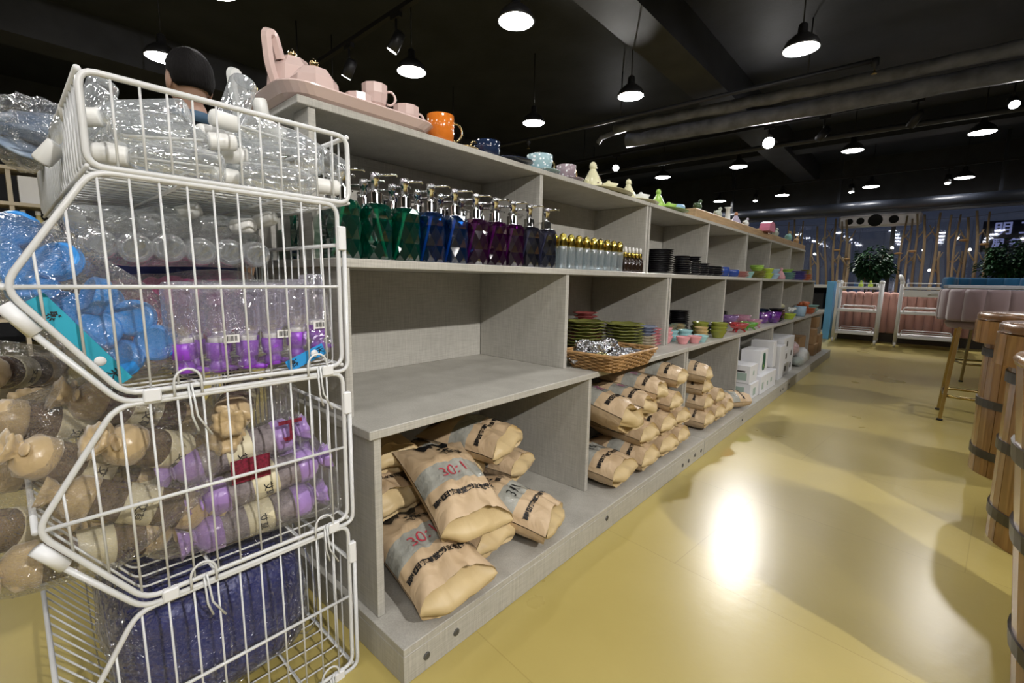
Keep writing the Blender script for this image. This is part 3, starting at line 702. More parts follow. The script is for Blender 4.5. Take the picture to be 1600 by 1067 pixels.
def cup(name, label, cat, loc, r, h, m_, hm, ang=90, taper=.85, n=20, handle=True, group=None, smooth=True):
    t = thing(name, label, cat, loc, (0, 0, 0), group)
    obj('bowl', MB().lathe([(r*taper*.8, 0), (r*taper, .006), (r, h*.55), (r, h), (r-.003, h+.001), (r-.0045, h*.55), (r*taper*.8, .006), (0, .005)], n, smooth=smooth), m_, t)
    if handle:
        a = math.radians(ang); c, s_ = math.cos(a), math.sin(a)
        pts = [((r*.97+q*h*.42)*c, (r*.97+q*h*.42)*s_, h*z) for q, z in ((-.03, .82), (.5, .88), (.95, .68), (.95, .42), (.45, .2), (-.08, .22))]
        obj('handle', MB().tube(rounded(pts, .012, 3, False), max(.0035, r*.085), 8), hm, t)
    return t
cup('tea_cup', 'pink cup on the tray nearest the low pot', 'cup', (-1.145, .665, tz), .035, .052, 'pink_glaze', 'pink_glaze', -150, n=10, smooth=False)
t = thing('tea_cup', 'upside-down pink cup holding another cup on the tray', 'cup', (-1.21, .755, tz))
obj('bowl', MB().lathe([(.042, 0), (.042, .004), (.040, .03), (.030, .058), (.020, .062), (0, .063)], 10, smooth=False), 'pink_glaze', t)
cup('tea_cup', 'pink cup perched on top of the upside-down cup', 'cup', (-1.21, .755, tz+.064), .036, .056, 'pink_glaze', 'pink_glaze', 70, n=10, smooth=False)
cup('tea_cup', 'pink cup at the far end of the tray with its handle to the right', 'cup', (-1.125, .80, tz), .036, .056, 'pink_glaze', 'pink_glaze', 85, n=10, smooth=False)
cup('mug', 'bright orange mug with a gold handle next to the pink tray', 'mug', (-1.128, .925, ZT1), .041, .080, 'orange_glaze', 'gold_glaze', 75, .95)
def saucer(label, loc, r, m_, name='saucer', sy=1, edge=0, group=None):
    t = MB().lathe([(r*.5, 0), (r*.55, .002), (r*.97, .010), (r, .012), (r*.96, .0125), (r*.5, .0055), (0, .005)], 28, rad=(lambda a, k: 1+edge*math.sin(a*14)*(k in (2, 3, 4))))
    o = obj(name, t, m_, None, loc); o.scale = (1, sy, 1); return tag(o, label, name.replace('_', ' '), group)
saucer('small white saucer with gold edge between the orange and navy cups', (-1.15, 1.035, ZT1), .055, 'gold_glaze')
saucer('large navy saucer beside the navy cup', (-1.14, 1.245, ZT1), .088, 'navy_glaze')
cup('tea_cup', 'navy blue cup with a gold handle', 'cup', (-1.14, 1.135, ZT1+.013), .044, .055, 'navy_glaze', 'gold_glaze', -100, .9).location.z = ZT1
def spoon(label, a, b_):
    t = thing('spoon', label, 'spoon', a); d = Vector(b_)-Vector(a)
    obj('stem', MB().tube([(0, 0, 0), d*.5, d], .0022, 6), 'gold_glaze', t); obj('spoon_tip', MB().ball(d, (.007, .007, .009), 8, 6), 'gold_glaze', t)
spoon('thin gold spoon standing in the navy cup', (-1.14, 1.145, ZT+.012), (-1.19, 1.235, ZT+.072))
saucer('pale blue saucer under the pale blue dotted cup', (-1.14, 1.43, ZT1), .075, 'blue_dots')
cup('tea_cup', 'pale blue cup with white dots and a gold handle', 'cup', (-1.14, 1.42, ZT1+.0065), .05, .062, 'blue_dots', 'gold_glaze', 75, .8)
spoon('thin gold spoon standing in the pale blue dotted cup', (-1.15, 1.42, ZT+.02), (-1.19, 1.53, ZT+.095))
saucer('mauve saucer under the mauve dotted cup', (-1.14, 1.61, ZT1), .068, 'mauve_dots')
cup('tea_cup', 'mauve cup with white dots and a gold handle', 'cup', (-1.14, 1.595, ZT1+.0065), .041, .058, 'mauve_dots', 'gold_glaze', 80, .9)
def bird(label, loc, h, m_, rz=90, jar=True, feet=False, beak=None, head=None):
    t = thing('bird_figurine', label, 'figurine', loc, (0, 0, math.radians(rz)), 'ceramic bird figures on top of the shelf')
    if jar:
        obj('body', MB().lathe([(h*.34, 0), (h*.38, h*.06), (h*.36, h*.25), (h*.22, h*.52), (h*.13, h*.68), (h*.12, h*.72)], 16), m_, t)
        obj('head', MB().ball((0, 0, h*.84), (h*.15, h*.135, h*.17), 12, 8), head or m_, t)
        obj('beak', MB().lathe([(h*.075, 0), (h*.05, h*.10), (.0004, h*.28)], 8, T(h*.09, 0, h*.80) @ RY(PI*.45)), beak or m_, t)
        obj('tail', MB().lathe([(h*.09, 0), (h*.05, h*.1), (.0005, h*.2)], 8, T(-h*.28, 0, h*.22) @ RY(-PI*.36)), m_, t)
    else:
        obj('body', MB().ball((0, 0, h*.42), (h*.5, h*.3, h*.34), 14, 9), m_, t)
        obj('neck', MB().tube([(h*.28, 0, h*.5), (h*.45, 0, h*.72), (h*.5, 0, h*.86)], [h*.17, h*.1, h*.09], 8), m_, t)
        obj('head', MB().ball((h*.53, 0, h*.9), h*.14, 10, 7), head or m_, t)
        obj('beak', MB().lathe([(h*.055, 0), (.0004, h*.2)], 8, T(h*.62, 0, h*.9) @ RY(PI/2)), beak or m_, t)
        obj('tail', MB().tube([(-h*.35, 0, h*.45), (-h*.75, 0, h*.58)], [h*.17, h*.05], 8), m_, t)
        obj('base', MB().lathe([(h*.22, 0), (h*.2, h*.1), (h*.12, h*.14)], 12), m_, t)
    return t
mat('print_dark', (.12, .07, .06), .5)
saucer('long cream scalloped plate under the tall cream bird', (-1.15, 1.93, ZT1), .105, 'cream_glaze', 'plate', 1.8, .02)
b_ = bird('tall cream bird jar with a dark printed pattern on its belly', (-1.15, 1.815, ZT1+.0065), .118, 'cream_glaze')
for i in range(9):
    a = math.radians(-40+i*16); h = .118; z = h*(.18+.10*(i % 3)); r_ = h*.365 if z < h*.27 else h*.30
    obj('print', MB().ball((r_*math.cos(a-PI/2+.3), r_*math.sin(a-PI/2+.3), z), (.004, .004, .004), 6, 4), 'print_dark', b_)
def crown(label, loc, r, h, m_):
    t = thing('crown_bowl', label, 'bowl', loc)
    obj('bowl', MB().lathe([(r*.7, 0), (r, h*.3), (r*1.05, h*.75), (r*1.12, h), (r*.98, h), (r*.92, h*.5), (0, h*.2)], 20, rad=lambda a, k: 1+(.09*math.sin(a*5) if k in (3, 4) else 0)), m_, t)
    obj('lid_knob', MB().ball((0, 0, h*1.08), r*.35, 10, 6), m_, t)
crown('cream crown-shaped bowl beside the tall cream bird', (-1.15, 1.955, ZT1+.006), .038, .045, 'cream_glaze')
saucer('second cream scalloped plate under the smaller cream bird', (-1.15, 2.27, ZT1), .09, 'cream_glaze', 'plate', 1.7, .02)
bird('smaller cream bird jar between two crown bowls', (-1.15, 2.15, ZT1+.0065), .10, 'cream_glaze')
crown('white crown-shaped bowl beside the smaller cream bird', (-1.15, 2.29, ZT1+.006), .040, .042, 'white_glaze')
saucer('green leaf-edged plate under the green bird', (-1.14, 2.63, ZT1), .095, 'green_glaze', 'plate', 2.0, .03)
bird('green bird jar on the green leaf plate', (-1.15, 2.50, ZT1+.0065), .105, 'green_glaze')
crown('green crown-shaped bowl beside the green bird', (-1.14, 2.62, ZT1+.006), .04, .035, 'green_glaze')
mat('pale_blue', (.22, .38, .55), .3)
t = thing('blue_dish', 'small blue round dish at the end of the green plate', 'dish', (-1.15, 2.76, ZT1+.0065)); obj('bowl', MB().lathe([(.03, 0), (.045, .015), (.05, .035), (.045, .05), (0, .058)], 16), 'pale_blue', t); obj('rim_spot', MB().ball((0, .04, .04), .012, 8, 6), 'white_glaze', t)
# wooden planks along the far half of the top
mat('plank_wood', (.40, .27, .14), .55, var=.2, vscale=6, stretch=(14, 1, 14), bump=.15)
for i, (a, b_) in enumerate(((2.90, 3.555), (3.56, 4.22), (4.225, 5.30), (5.305, 6.45))):
    tag(obj('wood_plank', MB().box(-1.385, -1.082, a, b_, ZT1, ZT+.055, .003), 'plank_wood'), '%s wooden plank from the camera along the top of the shelf' % ORD[i].capitalize(), 'plank', 'wooden planks on the shelf top')
ZP = ZT+.0555
mat('dark_green', (.05, .09, .04), .35); mat('sage', (.45, .50, .42), .3); mat('terracotta', (.48, .22, .12), .4); mat('lilac', (.42, .38, .50), .35); mat('hot_pink', (.62, .20, .30), .4); mat('turquoise', (.28, .55, .50), .35); mat('tan_glaze', (.55, .35, .17), .4)
bird('dark green bird figure on the first wooden plank', (-1.15, 3.10, ZP), .085, 'dark_green', 90, False)
tag(obj('white_block', MB().box(-1.2, -1.12, 3.14, 3.22, ZP, ZP+.012, .002), 'white_glaze'), 'flat white tile next to the dark green bird', 'tile')
t = bird('sage bird figure beside a white post on the second plank', (-1.17, 3.56, ZP), .095, 'sage', 90, False)
tag(obj('white_stand', MB().lathe([(.03, 0), (.02, .01), (.015, .09), (.028, .1), (0, .101)], 14), 'white_glaze', None, (-1.13, 3.66, ZP)), 'white ceramic stand beside the sage bird', 'stand')
bird('terracotta-headed lilac chick figure on the second plank', (-1.15, 3.93, ZP), .10, 'lilac', 90, True, head=MATS['terracotta'], beak=MATS['terracotta'])
bird('white and lilac bird figure at the end of the second plank', (-1.15, 4.20, ZP), .085, 'white_glaze', 90, False, head=MATS['lilac'])
t = thing('pink_box', 'bright pink arched box on the third plank', 'box', (-1.15, 4.58, ZP)); obj('body', MB().prism([(-.10, 0), (.10, 0), (.10, .04), (.07, .075), (.0, .085), (-.07, .07), (-.10, .03)], .08, T(.04, 0, 0) @ RZ(PI/2) @ RX(PI/2)), 'hot_pink', t); obj('foot', MB().box(-.05, .05, -.12, .0, 0, .02, .004), 'tan_glaze', t)
bird('pale green bird figure on the third plank', (-1.15, 5.25, ZP), .10, 'sage', 90, False, beak=MATS['tan_glaze'])
bird('turquoise bird figure with a tan head on the farthest plank', (-1.15, 5.85, ZP), .12, 'turquoise', 90, False, head=MATS['tan_glaze'], beak=MATS['tan_glaze'])
bird('tan chick figure at the far end of the planks', (-1.15, 6.28, ZP), .10, 'tan_glaze', 90, False)

# ================================================================== upper tier: dispensers and bottles
def tinted_glass(name, c, dif):
    return film(name, c, .06, dif, .12, .04, 0, 0, .22)
GL = {'green': ((.03, .42, .31), (.0, .14, .09)), 'blue': ((.08, .27, .55), (.01, .05, .17)), 'purple': ((.30, .05, .32), (.08, .005, .08)), 'grey': ((.24, .25, .34), (.03, .03, .05))}
for k_, (c_, d_) in GL.items(): tinted_glass(k_+'_glass', c_, d_); mat(k_+'_straw', [min(1, .15+v*1.3) for v in c_], .4)
mat('chrome', (.75, .75, .77), .08, 1)
def dispenser(colour, seed):
    t = thing('soap_dispenser', '', 'dispenser', group='%s diamond-cut glass dispensers' % colour)
    mb = MB(); vs_ = []; fs = []; n = 9
    zs = [.0, .018, .044, .070, .096, .118, .130]; rs_ = [.037, .0395, .0375, .0395, .0375, .0395, .033]
    for j, (z, r_) in enumerate(zip(zs, rs_)):
        for i in range(n): a = 2*PI*(i+.5*(j % 2))/n; vs_.append((r_*math.cos(a), r_*math.sin(a), z))
    for j in range(len(zs)-1):
        for i in range(n):
            i2 = (i+1) % n; A, B_ = j*n, (j+1)*n
            if j % 2 == 0: fs += [(A+i, A+i2, B_+i), (A+i2, B_+i2, B_+i)]
            else: fs += [(A+i, B_+i2, B_+i), (A+i, A+i2, B_+i2)]
    fs += [tuple(reversed(range(n))), tuple((len(zs)-1)*n+i for i in range(n))]
    bo = obj('bottle', mb.add(vs_, fs, False), colour+'_glass', t)
    rnd = random.Random(seed); a = rnd.choice((.4, 2.7, -.5, 3.6))
    obj('straw', MB().tube([(0, 0, .128), (.004*math.cos(a), .004*math.sin(a), .10), (.027*math.cos(a), .027*math.sin(a), .006)], [.007, .0038, .0038], 8), colour+'_straw', bo)
    pu = obj('pump', MB().lathe([(.021, .130), (.021, .134), (.0175, .135), (.0175, .158), (.010, .160), (.009, .163), (.009, .185), (.0115, .186), (.0115, .204), (.009, .206), (0, .206)], 16), 'chrome', t)
    obj('nozzle', MB().tube([(0, 0, .199), (.03, 0, .203), (.05, 0, .205), (.052, 0, .200)], [.0045, .0032, .0026, .0024], 8), 'chrome', pu)
    return t
DP = {}
for c in GL:
    DP[c] = [Proto(dispenser(c, s_)) for s_ in ((1, 2) if c == 'green' else (3, 4))]
front = [('green', .535), ('green', .618), ('green', .702), ('blue', .785), ('blue', .868), ('purple', .950), ('purple', 1.032), ('purple', 1.113), ('grey', 1.197), ('grey', 1.290)]
cnt = {}
for row, (x, dy) in enumerate(((-1.0, 0), (-1.088, .022), (-1.176, .01), (-1.262, .03))):
    cnt = {}
    for i, (c, y) in enumerate(front):
        if y+dy > 1.31: continue
        cnt[c] = cnt.get(c, 0)+1
        rnd = random.Random(row*31+i)
        if row == 3 and c == 'grey': continue
        DP[c][i % 2].put((x, y+dy, ZU+.0005), (0, 0, math.radians(70+rnd.uniform(-14, 14))), '%s diamond-cut glass dispenser with chrome pump, %s from the left in the %s row' % (c.capitalize(), ORD[cnt[c]-1], ('front', 'second', 'third', 'back')[row]))
# frosted bottles with gold caps
film('frosted', (.72, .78, .80), .20, (.50, .55, .57), .10, .12, 0, 0, .35)
mat('gold_cap', (.62, .47, .10), .12, 1)
t = thing('gold_cap_bottle', '', 'bottle', group='frosted bottles with gold caps')
obj('bottle', MB().lathe([(.014, 0), (.0165, .004), (.0155, .03), (.0175, .06), (.0165, .075), (.0145, .084)], 14), 'frosted', t)
obj('cap', MB().lathe([(.0155, .084), (.0160, .086), (.0160, .112), (.012, .124), (.004, .130), (0, .1305)], 14), 'gold_cap', t)
obj('pump_tip', MB().ball((.010, 0, .124), .004, 8, 6), 'chrome', t)
GP = Proto(t)
for row in range(3):
    for i, y in enumerate((1.393, 1.446, 1.499, 1.552, 1.605, 1.658, 1.711, 1.764, 1.817)):
        GP.put((-1.0-row*.046, y+row*.012, ZU+.0005), (0, 0, .6+i), 'Frosted bottle with gold cap, %s from the left in the %s row' % (ORD[i], ('front', 'middle', 'back')[row]))
mat('amber_dark', (.018, .010, .006), .1, coat=.5); mat('rubber_white', (.75, .75, .73), .5)
t = thing('dropper_bottle', '', 'bottle', group='dark dropper bottles')
obj('bottle', MB().lathe([(.014, 0), (.0155, .003), (.0155, .055), (.007, .064), (.007, .07)], 14), 'amber_dark', t)
obj('collar', MB().lathe([(.0095, .066), (.0095, .085), (.006, .087)], 12), 'gold_cap', t)
obj('bulb', MB().lathe([(.006, .087), (.0062, .105), (.004, .111), (0, .112)], 12), 'rubber_white', t)
BPp = Proto(t)
for row in range(2):
    for i, y in enumerate((1.872, 1.908, 1.944, 1.980, 2.016)): BPp.put((-1.0-row*.04, y+row*.008, ZU+.0005), (0, 0, 0), 'Dark dropper bottle with white bulb, %s from the left in the %s row' % (ORD[i], ('front', 'back')[row]))

# ================================================================== stacked dishes
def stack(proto, n, x, y, z, dz, lab, rnd, sc_=None, jit=.003):
    for k in range(n):
        w_ = 'lowest' if k == 0 else ('topmost' if k == n-1 else '%s from the bottom' % ORD[k])
        proto.put((x+rnd.uniform(-jit, jit), y+rnd.uniform(-jit, jit), z+k*dz), (0, 0, rnd.uniform(0, 6)), (lab % w_) if n > 1 else lab % 'single', sc_)
def dish(name, cat, r, h, m_, group, foot=.6, n=22, wavy=0):
    o = obj(name, MB().lathe([(r*foot, 0), (r*foot, .003), (r*.93, h*.8), (r, h), (r*.97, h+.0015), (r*.88, h*.7), (r*foot*.9, .006), (0, .005)], n, rad=(lambda a, k: 1+wavy*math.sin(a*8)*(k in (2, 3, 4, 5))) if wavy else None), m_)
    if wavy:
        for v in o.data.vertices:
            if v.co.z > h*.5: v.co.z += .35*wavy*r*math.sin(math.atan2(v.co.y, v.co.x)*8+1)
    return Proto(tag(o, '', cat, group))
rnd = random.Random(4)
mat('black_ware', (.012, .012, .014), .25, coat=.3, var=.3, vscale=30); mat('cobalt', (.02, .05, .22), .15, coat=.5)
ZU1 = ZU+.0005
BK = dish('black_dish', 'dish', .048, .014, 'black_ware', 'black dishes on the upper shelf'); 
BKL = dish('black_plate', 'plate', .085, .012, 'black_ware', 'black plates on the upper shelf')
stack(BKL, 13, -1.09, 2.40, ZU1, .0098, 'Large black plate, %s of the tallest black stack', rnd)
for j, (x, y, n_) in enumerate(((-1.0, 2.535, 6), (-1.06, 2.66, 9), (-1.03, 2.765, 9), (-1.02, 2.878, 6), (-1.02, 2.985, 5), (-1.0, 3.085, 5))):
    stack(BK, n_, x, y, ZU1, .0118, 'Small black dish, %s of the ' + ORD[j] + ' small black stack from the left', rnd)
CB = []
def small_cup(label, x, y, z, r, h, m_, hm=None, handle=True): return cup('mug', label, 'mug', (x, y, z), r, h, m_, hm or m_, 80, .92, 16, handle)
small_cup('cobalt blue mug nearest the black dishes', -1.01, 3.235, ZU1, .05, .062, 'cobalt')
small_cup('cobalt blue mug with green inside, right of the other', -1.0, 3.42, ZU1, .048, .050, 'cobalt')
mat('rose_ware', (.45, .20, .18), .3); mat('teal_ware', (.22, .40, .38), .25, coat=.4); mat('olive_ware', (.22, .20, .05), .3, coat=.3, var=.3, vscale=25); mat('lime_ware', (.40, .52, .06), .25); mat('sky_ware', (.35, .50, .65), .25); mat('rose_pink', (.62, .33, .36), .3); mat('violet_ware', (.10, .09, .30), .25, var=.3, vscale=20); mat('rust_ware', (.50, .14, .06), .35)
D = {}
def sd(m_, r, h): 
    key = (m_, r, h)
    if key not in D: D[key] = dish('bowl' if h > .02 else 'dish', 'bowl' if h > .02 else 'dish', r, h, m_, m_.replace('_', ' ')+' dishes')
    return D[key]
stack(sd('rose_ware', .06, .012), 4, -1.0, 3.62, ZU1, .010, 'Rose dish, %s of the stack right of the cobalt mugs', rnd)
stack(sd('teal_ware', .045, .045), 1, -1.0, 3.83, ZU1, .02, 'Teal bowl next to the rose dishes on the upper shelf, %s', rnd)
stack(sd('olive_ware', .07, .018), 4, -1.02, 4.14, ZU1, .013, 'Olive dish, %s of the stack beyond the teal bowl', rnd)
stack(sd('green_glaze', .055, .03), 2, -1.02, 4.14, ZU1+.06, .014, 'Green bowl, %s of two on top of the olive dishes', rnd)
stack(sd('lime_ware', .05, .045), 2, -1.0, 4.42, ZU1, .04, 'Lime bowl, %s of two beyond the olive dishes', rnd)
stack(sd('sky_ware', .055, .045), 2, -1.0, 4.62, ZU1, .04, 'Sky blue bowl, %s of two beyond the lime bowls', rnd)
bird('pink long-necked figure among the bowls on the upper shelf', (-1.0, 4.92, ZU1), .11, 'rose_pink', 90)
stack(sd('teal_ware', .085, .02), 4, -1.03, 5.30, ZU1, .017, 'Wide teal dish, %s of the stack near the far end', rnd)
stack(sd('green_glaze', .07, .03), 1, -1.03, 5.30, ZU1+.073, .016, 'Green bowl on the wide teal dishes, %s', rnd)
stack(sd('violet_ware', .085, .022), 5, -1.03, 5.88, ZU1, .019, 'Violet dish, %s of the stack near the far end', rnd)
stack(sd('rust_ware', .07, .025), 3, -1.02, 6.25, ZU1, .022, 'Rust red bowl, %s of the last stack on the upper shelf', rnd)
stack(sd('olive_ware', .05, .03), 2, -1.02, 6.25, ZU1+.073, .02, 'Ochre bowl, %s of two on top of the rust bowls', rnd)

# ================================================================== middle tier: plates, basket, bowls
ZL1 = ZL+.0005
mat('olive_plate', (.20, .21, .055), .25, coat=.4, var=.25, vscale=20); mat('red_plate', (.34, .09, .085), .25, coat=.4); mat('slate_plate', (.20, .23, .32), .25, coat=.4); mat('sand_plate', (.50, .44, .33), .3); mat('coral_plate', (.50, .18, .20), .3)
W = {k_: dish('wavy_plate', 'plate', r, .016, k_, k_.replace('_', ' ')+'s with wavy rims', .55, 48, .045) for k_, r in (('olive_plate', .092), ('red_plate', .062), ('slate_plate', .055), ('sand_plate', .055), ('coral_plate', .055))}
stack(W['olive_plate'], 9, -1.27, 1.56, ZL1, .0155, 'Olive wavy-edged plate, %s of the left stack behind the wicker basket', rnd)
stack(W['olive_plate'], 9, -1.15, 1.80, ZL1, .0150, 'Olive wavy-edged plate, %s of the middle stack behind the wicker basket', rnd)
stack(W['olive_plate'], 9, -1.02, 1.93, ZL1, .0138, 'Olive wavy-edged plate, %s of the right stack behind the wicker basket', rnd)
stack(W['red_plate'], 9, -1.27, 1.99, ZL1, .018, 'Red wavy-edged plate, %s of the stack at the back', rnd)
stack(W['slate_plate'], 3, -.985, 2.085, ZL1+.060, .0150, 'Slate blue wavy-edged plate, %s of three on the sand-coloured plates', rnd)
stack(W['sand_plate'], 4, -.985, 2.085, ZL1, .0148, 'Sand-coloured wavy-edged plate, %s of the stack by the divider', rnd)
stack(W['coral_plate'], 6, -.985, 2.20-.03, ZL1, .0145, 'Coral wavy-edged plate, %s of the stack touching the divider', rnd, (.75, .75, 1))
# wicker basket with foil packets
mat('wicker', (.36, .21, .085), .55, var=.3, vscale=40)
t = thing('wicker_basket', 'shallow woven wicker basket overhanging the ledge', 'basket', (-.865, 1.545, ZL1))
w0, l0, w1, l1, hB = .09, .145, .115, .172, .052
for k in range(9):
    u_ = k/8; z = .004+u_*hB; w_ = w0+(w1-w0)*u_; l_ = l0+(l1-l0)*u_
    pts = slab(w_, l_, z, .03, 4); pts2 = []
    m_ = 72
    per = [Vector(p) for p in pts]; L_ = [0]
    for i in range(len(per)): L_.append(L_[-1]+(per[(i+1) % len(per)]-per[i]).length)
    for q in range(m_):
        s_ = L_[-1]*q/m_; i = max(j for j in range(len(per)) if L_[j] <= s_); f = (s_-L_[i])/max(1e-6, L_[i+1]-L_[i])
        p = per[i].lerp(per[(i+1) % len(per)], f); n_ = Vector((p.x, p.y, 0)).normalized()
        pts2.append(p+n_*(.0035*(1 if (q//2+k) % 2 else -1)))
    obj('woven_strand', MB().tube(pts2, .0034, 5, closed=True), 'wicker', t)
per = [Vector(p) for p in slab(w0, l0, .002, .03, 4)]; per1 = [Vector(p) for p in slab(w1, l1, hB+.008, .03, 4)]
cx = []
for i in range(len(per)):
    cx.append((per[i], per1[i]))
    j = (i+1) % len(per); d_ = (per[j]-per[i]).length; n_ = int(d_/.016)
    for q in range(1, n_): cx.append((per[i].lerp(per[j], q/n_), per1[i].lerp(per1[j], q/n_)))
for a, b_ in cx: obj('stake', MB().tube([a, b_], .0022, 5), 'wicker', t)
rim = [Vector(p) for p in slab(w1+.001, l1+.001, hB+.010, .03, 4)]
obj('rim', MB().tube(rim, .0055, 8, closed=True), 'wicker', t)
for i in range(11): obj('base_slat', MB().box(-w0+.002, w0-.002, -l0+.012+i*.0255, -l0+.012+i*.0255+.02, .0, .004), 'wicker', t)
mat('foil', (.62, .62, .64), .16, 1, bump=1.0, bscale=55); mat('foil_gold', (.60, .52, .25), .18, 1, bump=1.0, bscale=55); mat('foil_print', (.20, .20, .22), .25, .8, bump=.9, bscale=60, var=.8, vscale=60)
for i, (x, y, z, m_, s_) in enumerate(((-.93, 1.43, .035, 'foil', 1.1), (-.845, 1.435, .032, 'foil_gold', 1.0), (-.90, 1.50, .062, 'foil', 1.0), (-.83, 1.525, .034, 'foil', .95), (-.92, 1.575, .034, 'foil', 1.0), (-.835, 1.60, .036, 'foil', 1.0), (-.88, 1.555, .075, 'foil', .9), (-.91, 1.655, .034, 'foil_print', .85), (-.825, 1.665, .03, 'foil_print', .8), (-.945, 1.475, .075, 'foil', .8))):
    rr_ = random.Random(i+50); sv = Vector((rr_.uniform(0, 9), rr_.uniform(0, 9), 0))
    mb = MB().ball((0, 0, 0), (.038*s_, .042*s_, .028*s_), 22, 14, lambda d: 1+.35*mnoise.noise(d*2.6+sv)+.22*mnoise.noise(d*6+sv), False)
    tag(obj('foil_packet', mb, m_, None, (x, y, ZL1+z), (0, 0, i)), '%s crumpled %s foil packet from the left in the wicker basket' % (ORD[i].capitalize(), {'foil': 'silver', 'foil_gold': 'gold', 'foil_print': 'printed silver'}[m_]), 'packet', 'foil packets in the wicker basket')
# small bowls
mat('pink_bowl', (.66, .30, .31), .25, coat=.4); mat('aqua_bowl', (.30, .52, .54), .25, coat=.4); mat('tan_bowl', (.45, .32, .14), .3); mat('green_bowl', (.20, .22, .035), .2, coat=.5); mat('teal_pat', (.06, .14, .14), .25, col2=(.35, .26, .12), vscale=28)
PBw = dish('bowl', 'bowl', .037, .038, 'pink_bowl', 'pink bowls'); AB = dish('bowl', 'bowl', .040, .036, 'aqua_bowl', 'aqua bowls'); TB = dish('bowl', 'bowl', .036, .036, 'tan_bowl', 'tan bowls'); GB = dish('bowl', 'bowl', .048, .045, 'green_bowl', 'olive green bowls'); PT = dish('bowl', 'bowl', .045, .034, 'teal_pat', 'patterned teal bowls')
stack(PBw, 1, -.905, 2.365, ZL1, .02, 'Pink bowl at the front, left of the two single ones, %s', rnd)
stack(PBw, 1, -.875, 2.440, ZL1, .02, 'Pink bowl at the front, right of the two single ones, %s', rnd)
stack(PBw, 3, -.985, 2.325, ZL1, .022, 'Pink bowl, %s of the stack of pink bowls by the divider', rnd)
stack(AB, 1, -.868, 2.525, ZL1, .02, 'Aqua bowl beside the front pink bowls, %s', rnd)
for j, (x, y) in enumerate(((-1.06, 2.36), (-.995, 2.425), (-.955, 2.515))): stack(AB, 2, x, y, ZL1, .022, 'Aqua bowl, %s of the ' + ORD[j] + ' aqua pair behind the pink bowls', rnd)
stack(TB, 3, -.90, 2.61, ZL1, .018, 'Tan bowl, %s of the small tan stack', rnd)
for j, (x, y, n_) in enumerate(((-.865, 2.80, 3), (-.95, 2.74, 3), (-1.10, 2.44, 4))): stack(GB, n_, x, y, ZL1, .022, 'Olive green bowl, %s of the ' + ('front', 'second', 'rear')[j] + ' olive bowl stack', rnd)
for j, (x, y, n_) in enumerate(((-1.06, 2.54, 3), (-1.04, 2.64, 3), (-1.16, 2.36, 3), (-1.0, 2.70+.13, 2))): stack(PT, n_, x, y, ZL1, .021, 'Patterned teal bowl, %s of the ' + ORD[j] + ' patterned stack', rnd)
BK2 = dish('black_plate', 'plate', .07, .014, 'black_ware', 'black plates on the middle shelf')
for j, (x, y, n_) in enumerate(((-1.22, 2.52, 10), (-1.19, 2.70, 11), (-1.14, 2.87, 12), (-1.0, 2.99, 4))): stack(BK2, n_, x, y, ZL1, .0115, 'Black plate, %s of the ' + ORD[j] + ' black plate stack behind the bowls', rnd)
# coloured glass
for k_, c_ in (('red', (.80, .10, .12)), ('lime', (.30, .72, .12)), ('rose', (.90, .58, .72)), ('lilac', (.65, .42, .82)), ('leaf', (.10, .42, .10)), ('violet', (.45, .10, .72)), ('azure', (.30, .45, .80))): film('g_'+k_, c_, .25, [v*.8 for v in c_], .10, .06, 0, 0, .3)
def goblet(label, x, y, r, h, m_, foot=True):
    t = thing('glass_bowl', label, 'bowl', (x, y, ZL1), (0, 0, 0), 'coloured glass bowls and cups')
    z0 = h*.35 if foot else 0
    obj('bowl', MB().lathe([(r*.35, z0), (r*.75, z0+h*.15), (r, h), (r*.94, h), (r*.68, z0+h*.2), (0, z0+.006)], 20, rad=lambda a, k: 1+.05*math.sin(a*6)*(k in (2, 3))), m_, t)
    if foot:
        for q in range(3): a = q*2*PI/3+.5; obj('foot', MB().tube([(r*.3*math.cos(a), r*.3*math.sin(a), z0+.004), (r*.62*math.cos(a), r*.62*math.sin(a), z0*.5), (r*.72*math.cos(a), r*.72*math.sin(a), .005)], [.008, .006, .006], 6), m_, t)
goblet('red glass footed bowl in the fourth bay', -.87, 3.215, .06, .062, 'g_red')
goblet('bright green glass footed bowl beside the red one', -.86, 3.42, .058, .055, 'g_lime')
goblet('pale rose glass cup in front of the divider', -.87, 3.60, .052, .065, 'g_rose', True)
goblet('lilac glass bowl behind the rose cup', -1.05, 3.62, .065, .08, 'g_lilac')
goblet('second lilac-pink glass bowl beside the lilac one', -1.0, 3.77, .062, .08, 'g_rose')
goblet('dark green glass bowl behind the red one', -1.10, 3.40, .065, .075, 'g_leaf')
goblet('azure glass bowl at the back of the fourth bay', -1.22, 3.35, .07, .11, 'g_azure')
goblet('violet glass cup, left of the two purple cups', -.94, 4.13, .052, .085, 'g_violet', False)
goblet('violet glass cup, right of the two purple cups', -.885, 4.24, .055, .09, 'g_violet', False)
for j, (x, y, n_) in enumerate(((-1.25, 3.60, 9), (-1.2, 3.85, 8))): stack(BK2, n_, x, y, ZL1, .0115, 'Black plate, %s of the ' + ('left', 'right')[j] + ' stack behind the coloured glass', rnd)
BC = dish('black_bowl', 'bowl', .06, .03, 'black_ware', 'black bowls on the middle shelf')
stack(BC, 4, -.90, 4.40, ZL1, .027, 'Black bowl, %s of the stack right of the purple cups', rnd)
small_cup('dark violet mug behind the black bowls', -1.02, 4.45, ZL1, .06, .10, 'navy_glaze')
mat('brown_ware', (.10, .035, .03), .25, coat=.4)
small_cup('dark brown mug beyond the black bowls', -.92, 4.58, ZL1, .05, .095, 'brown_ware')
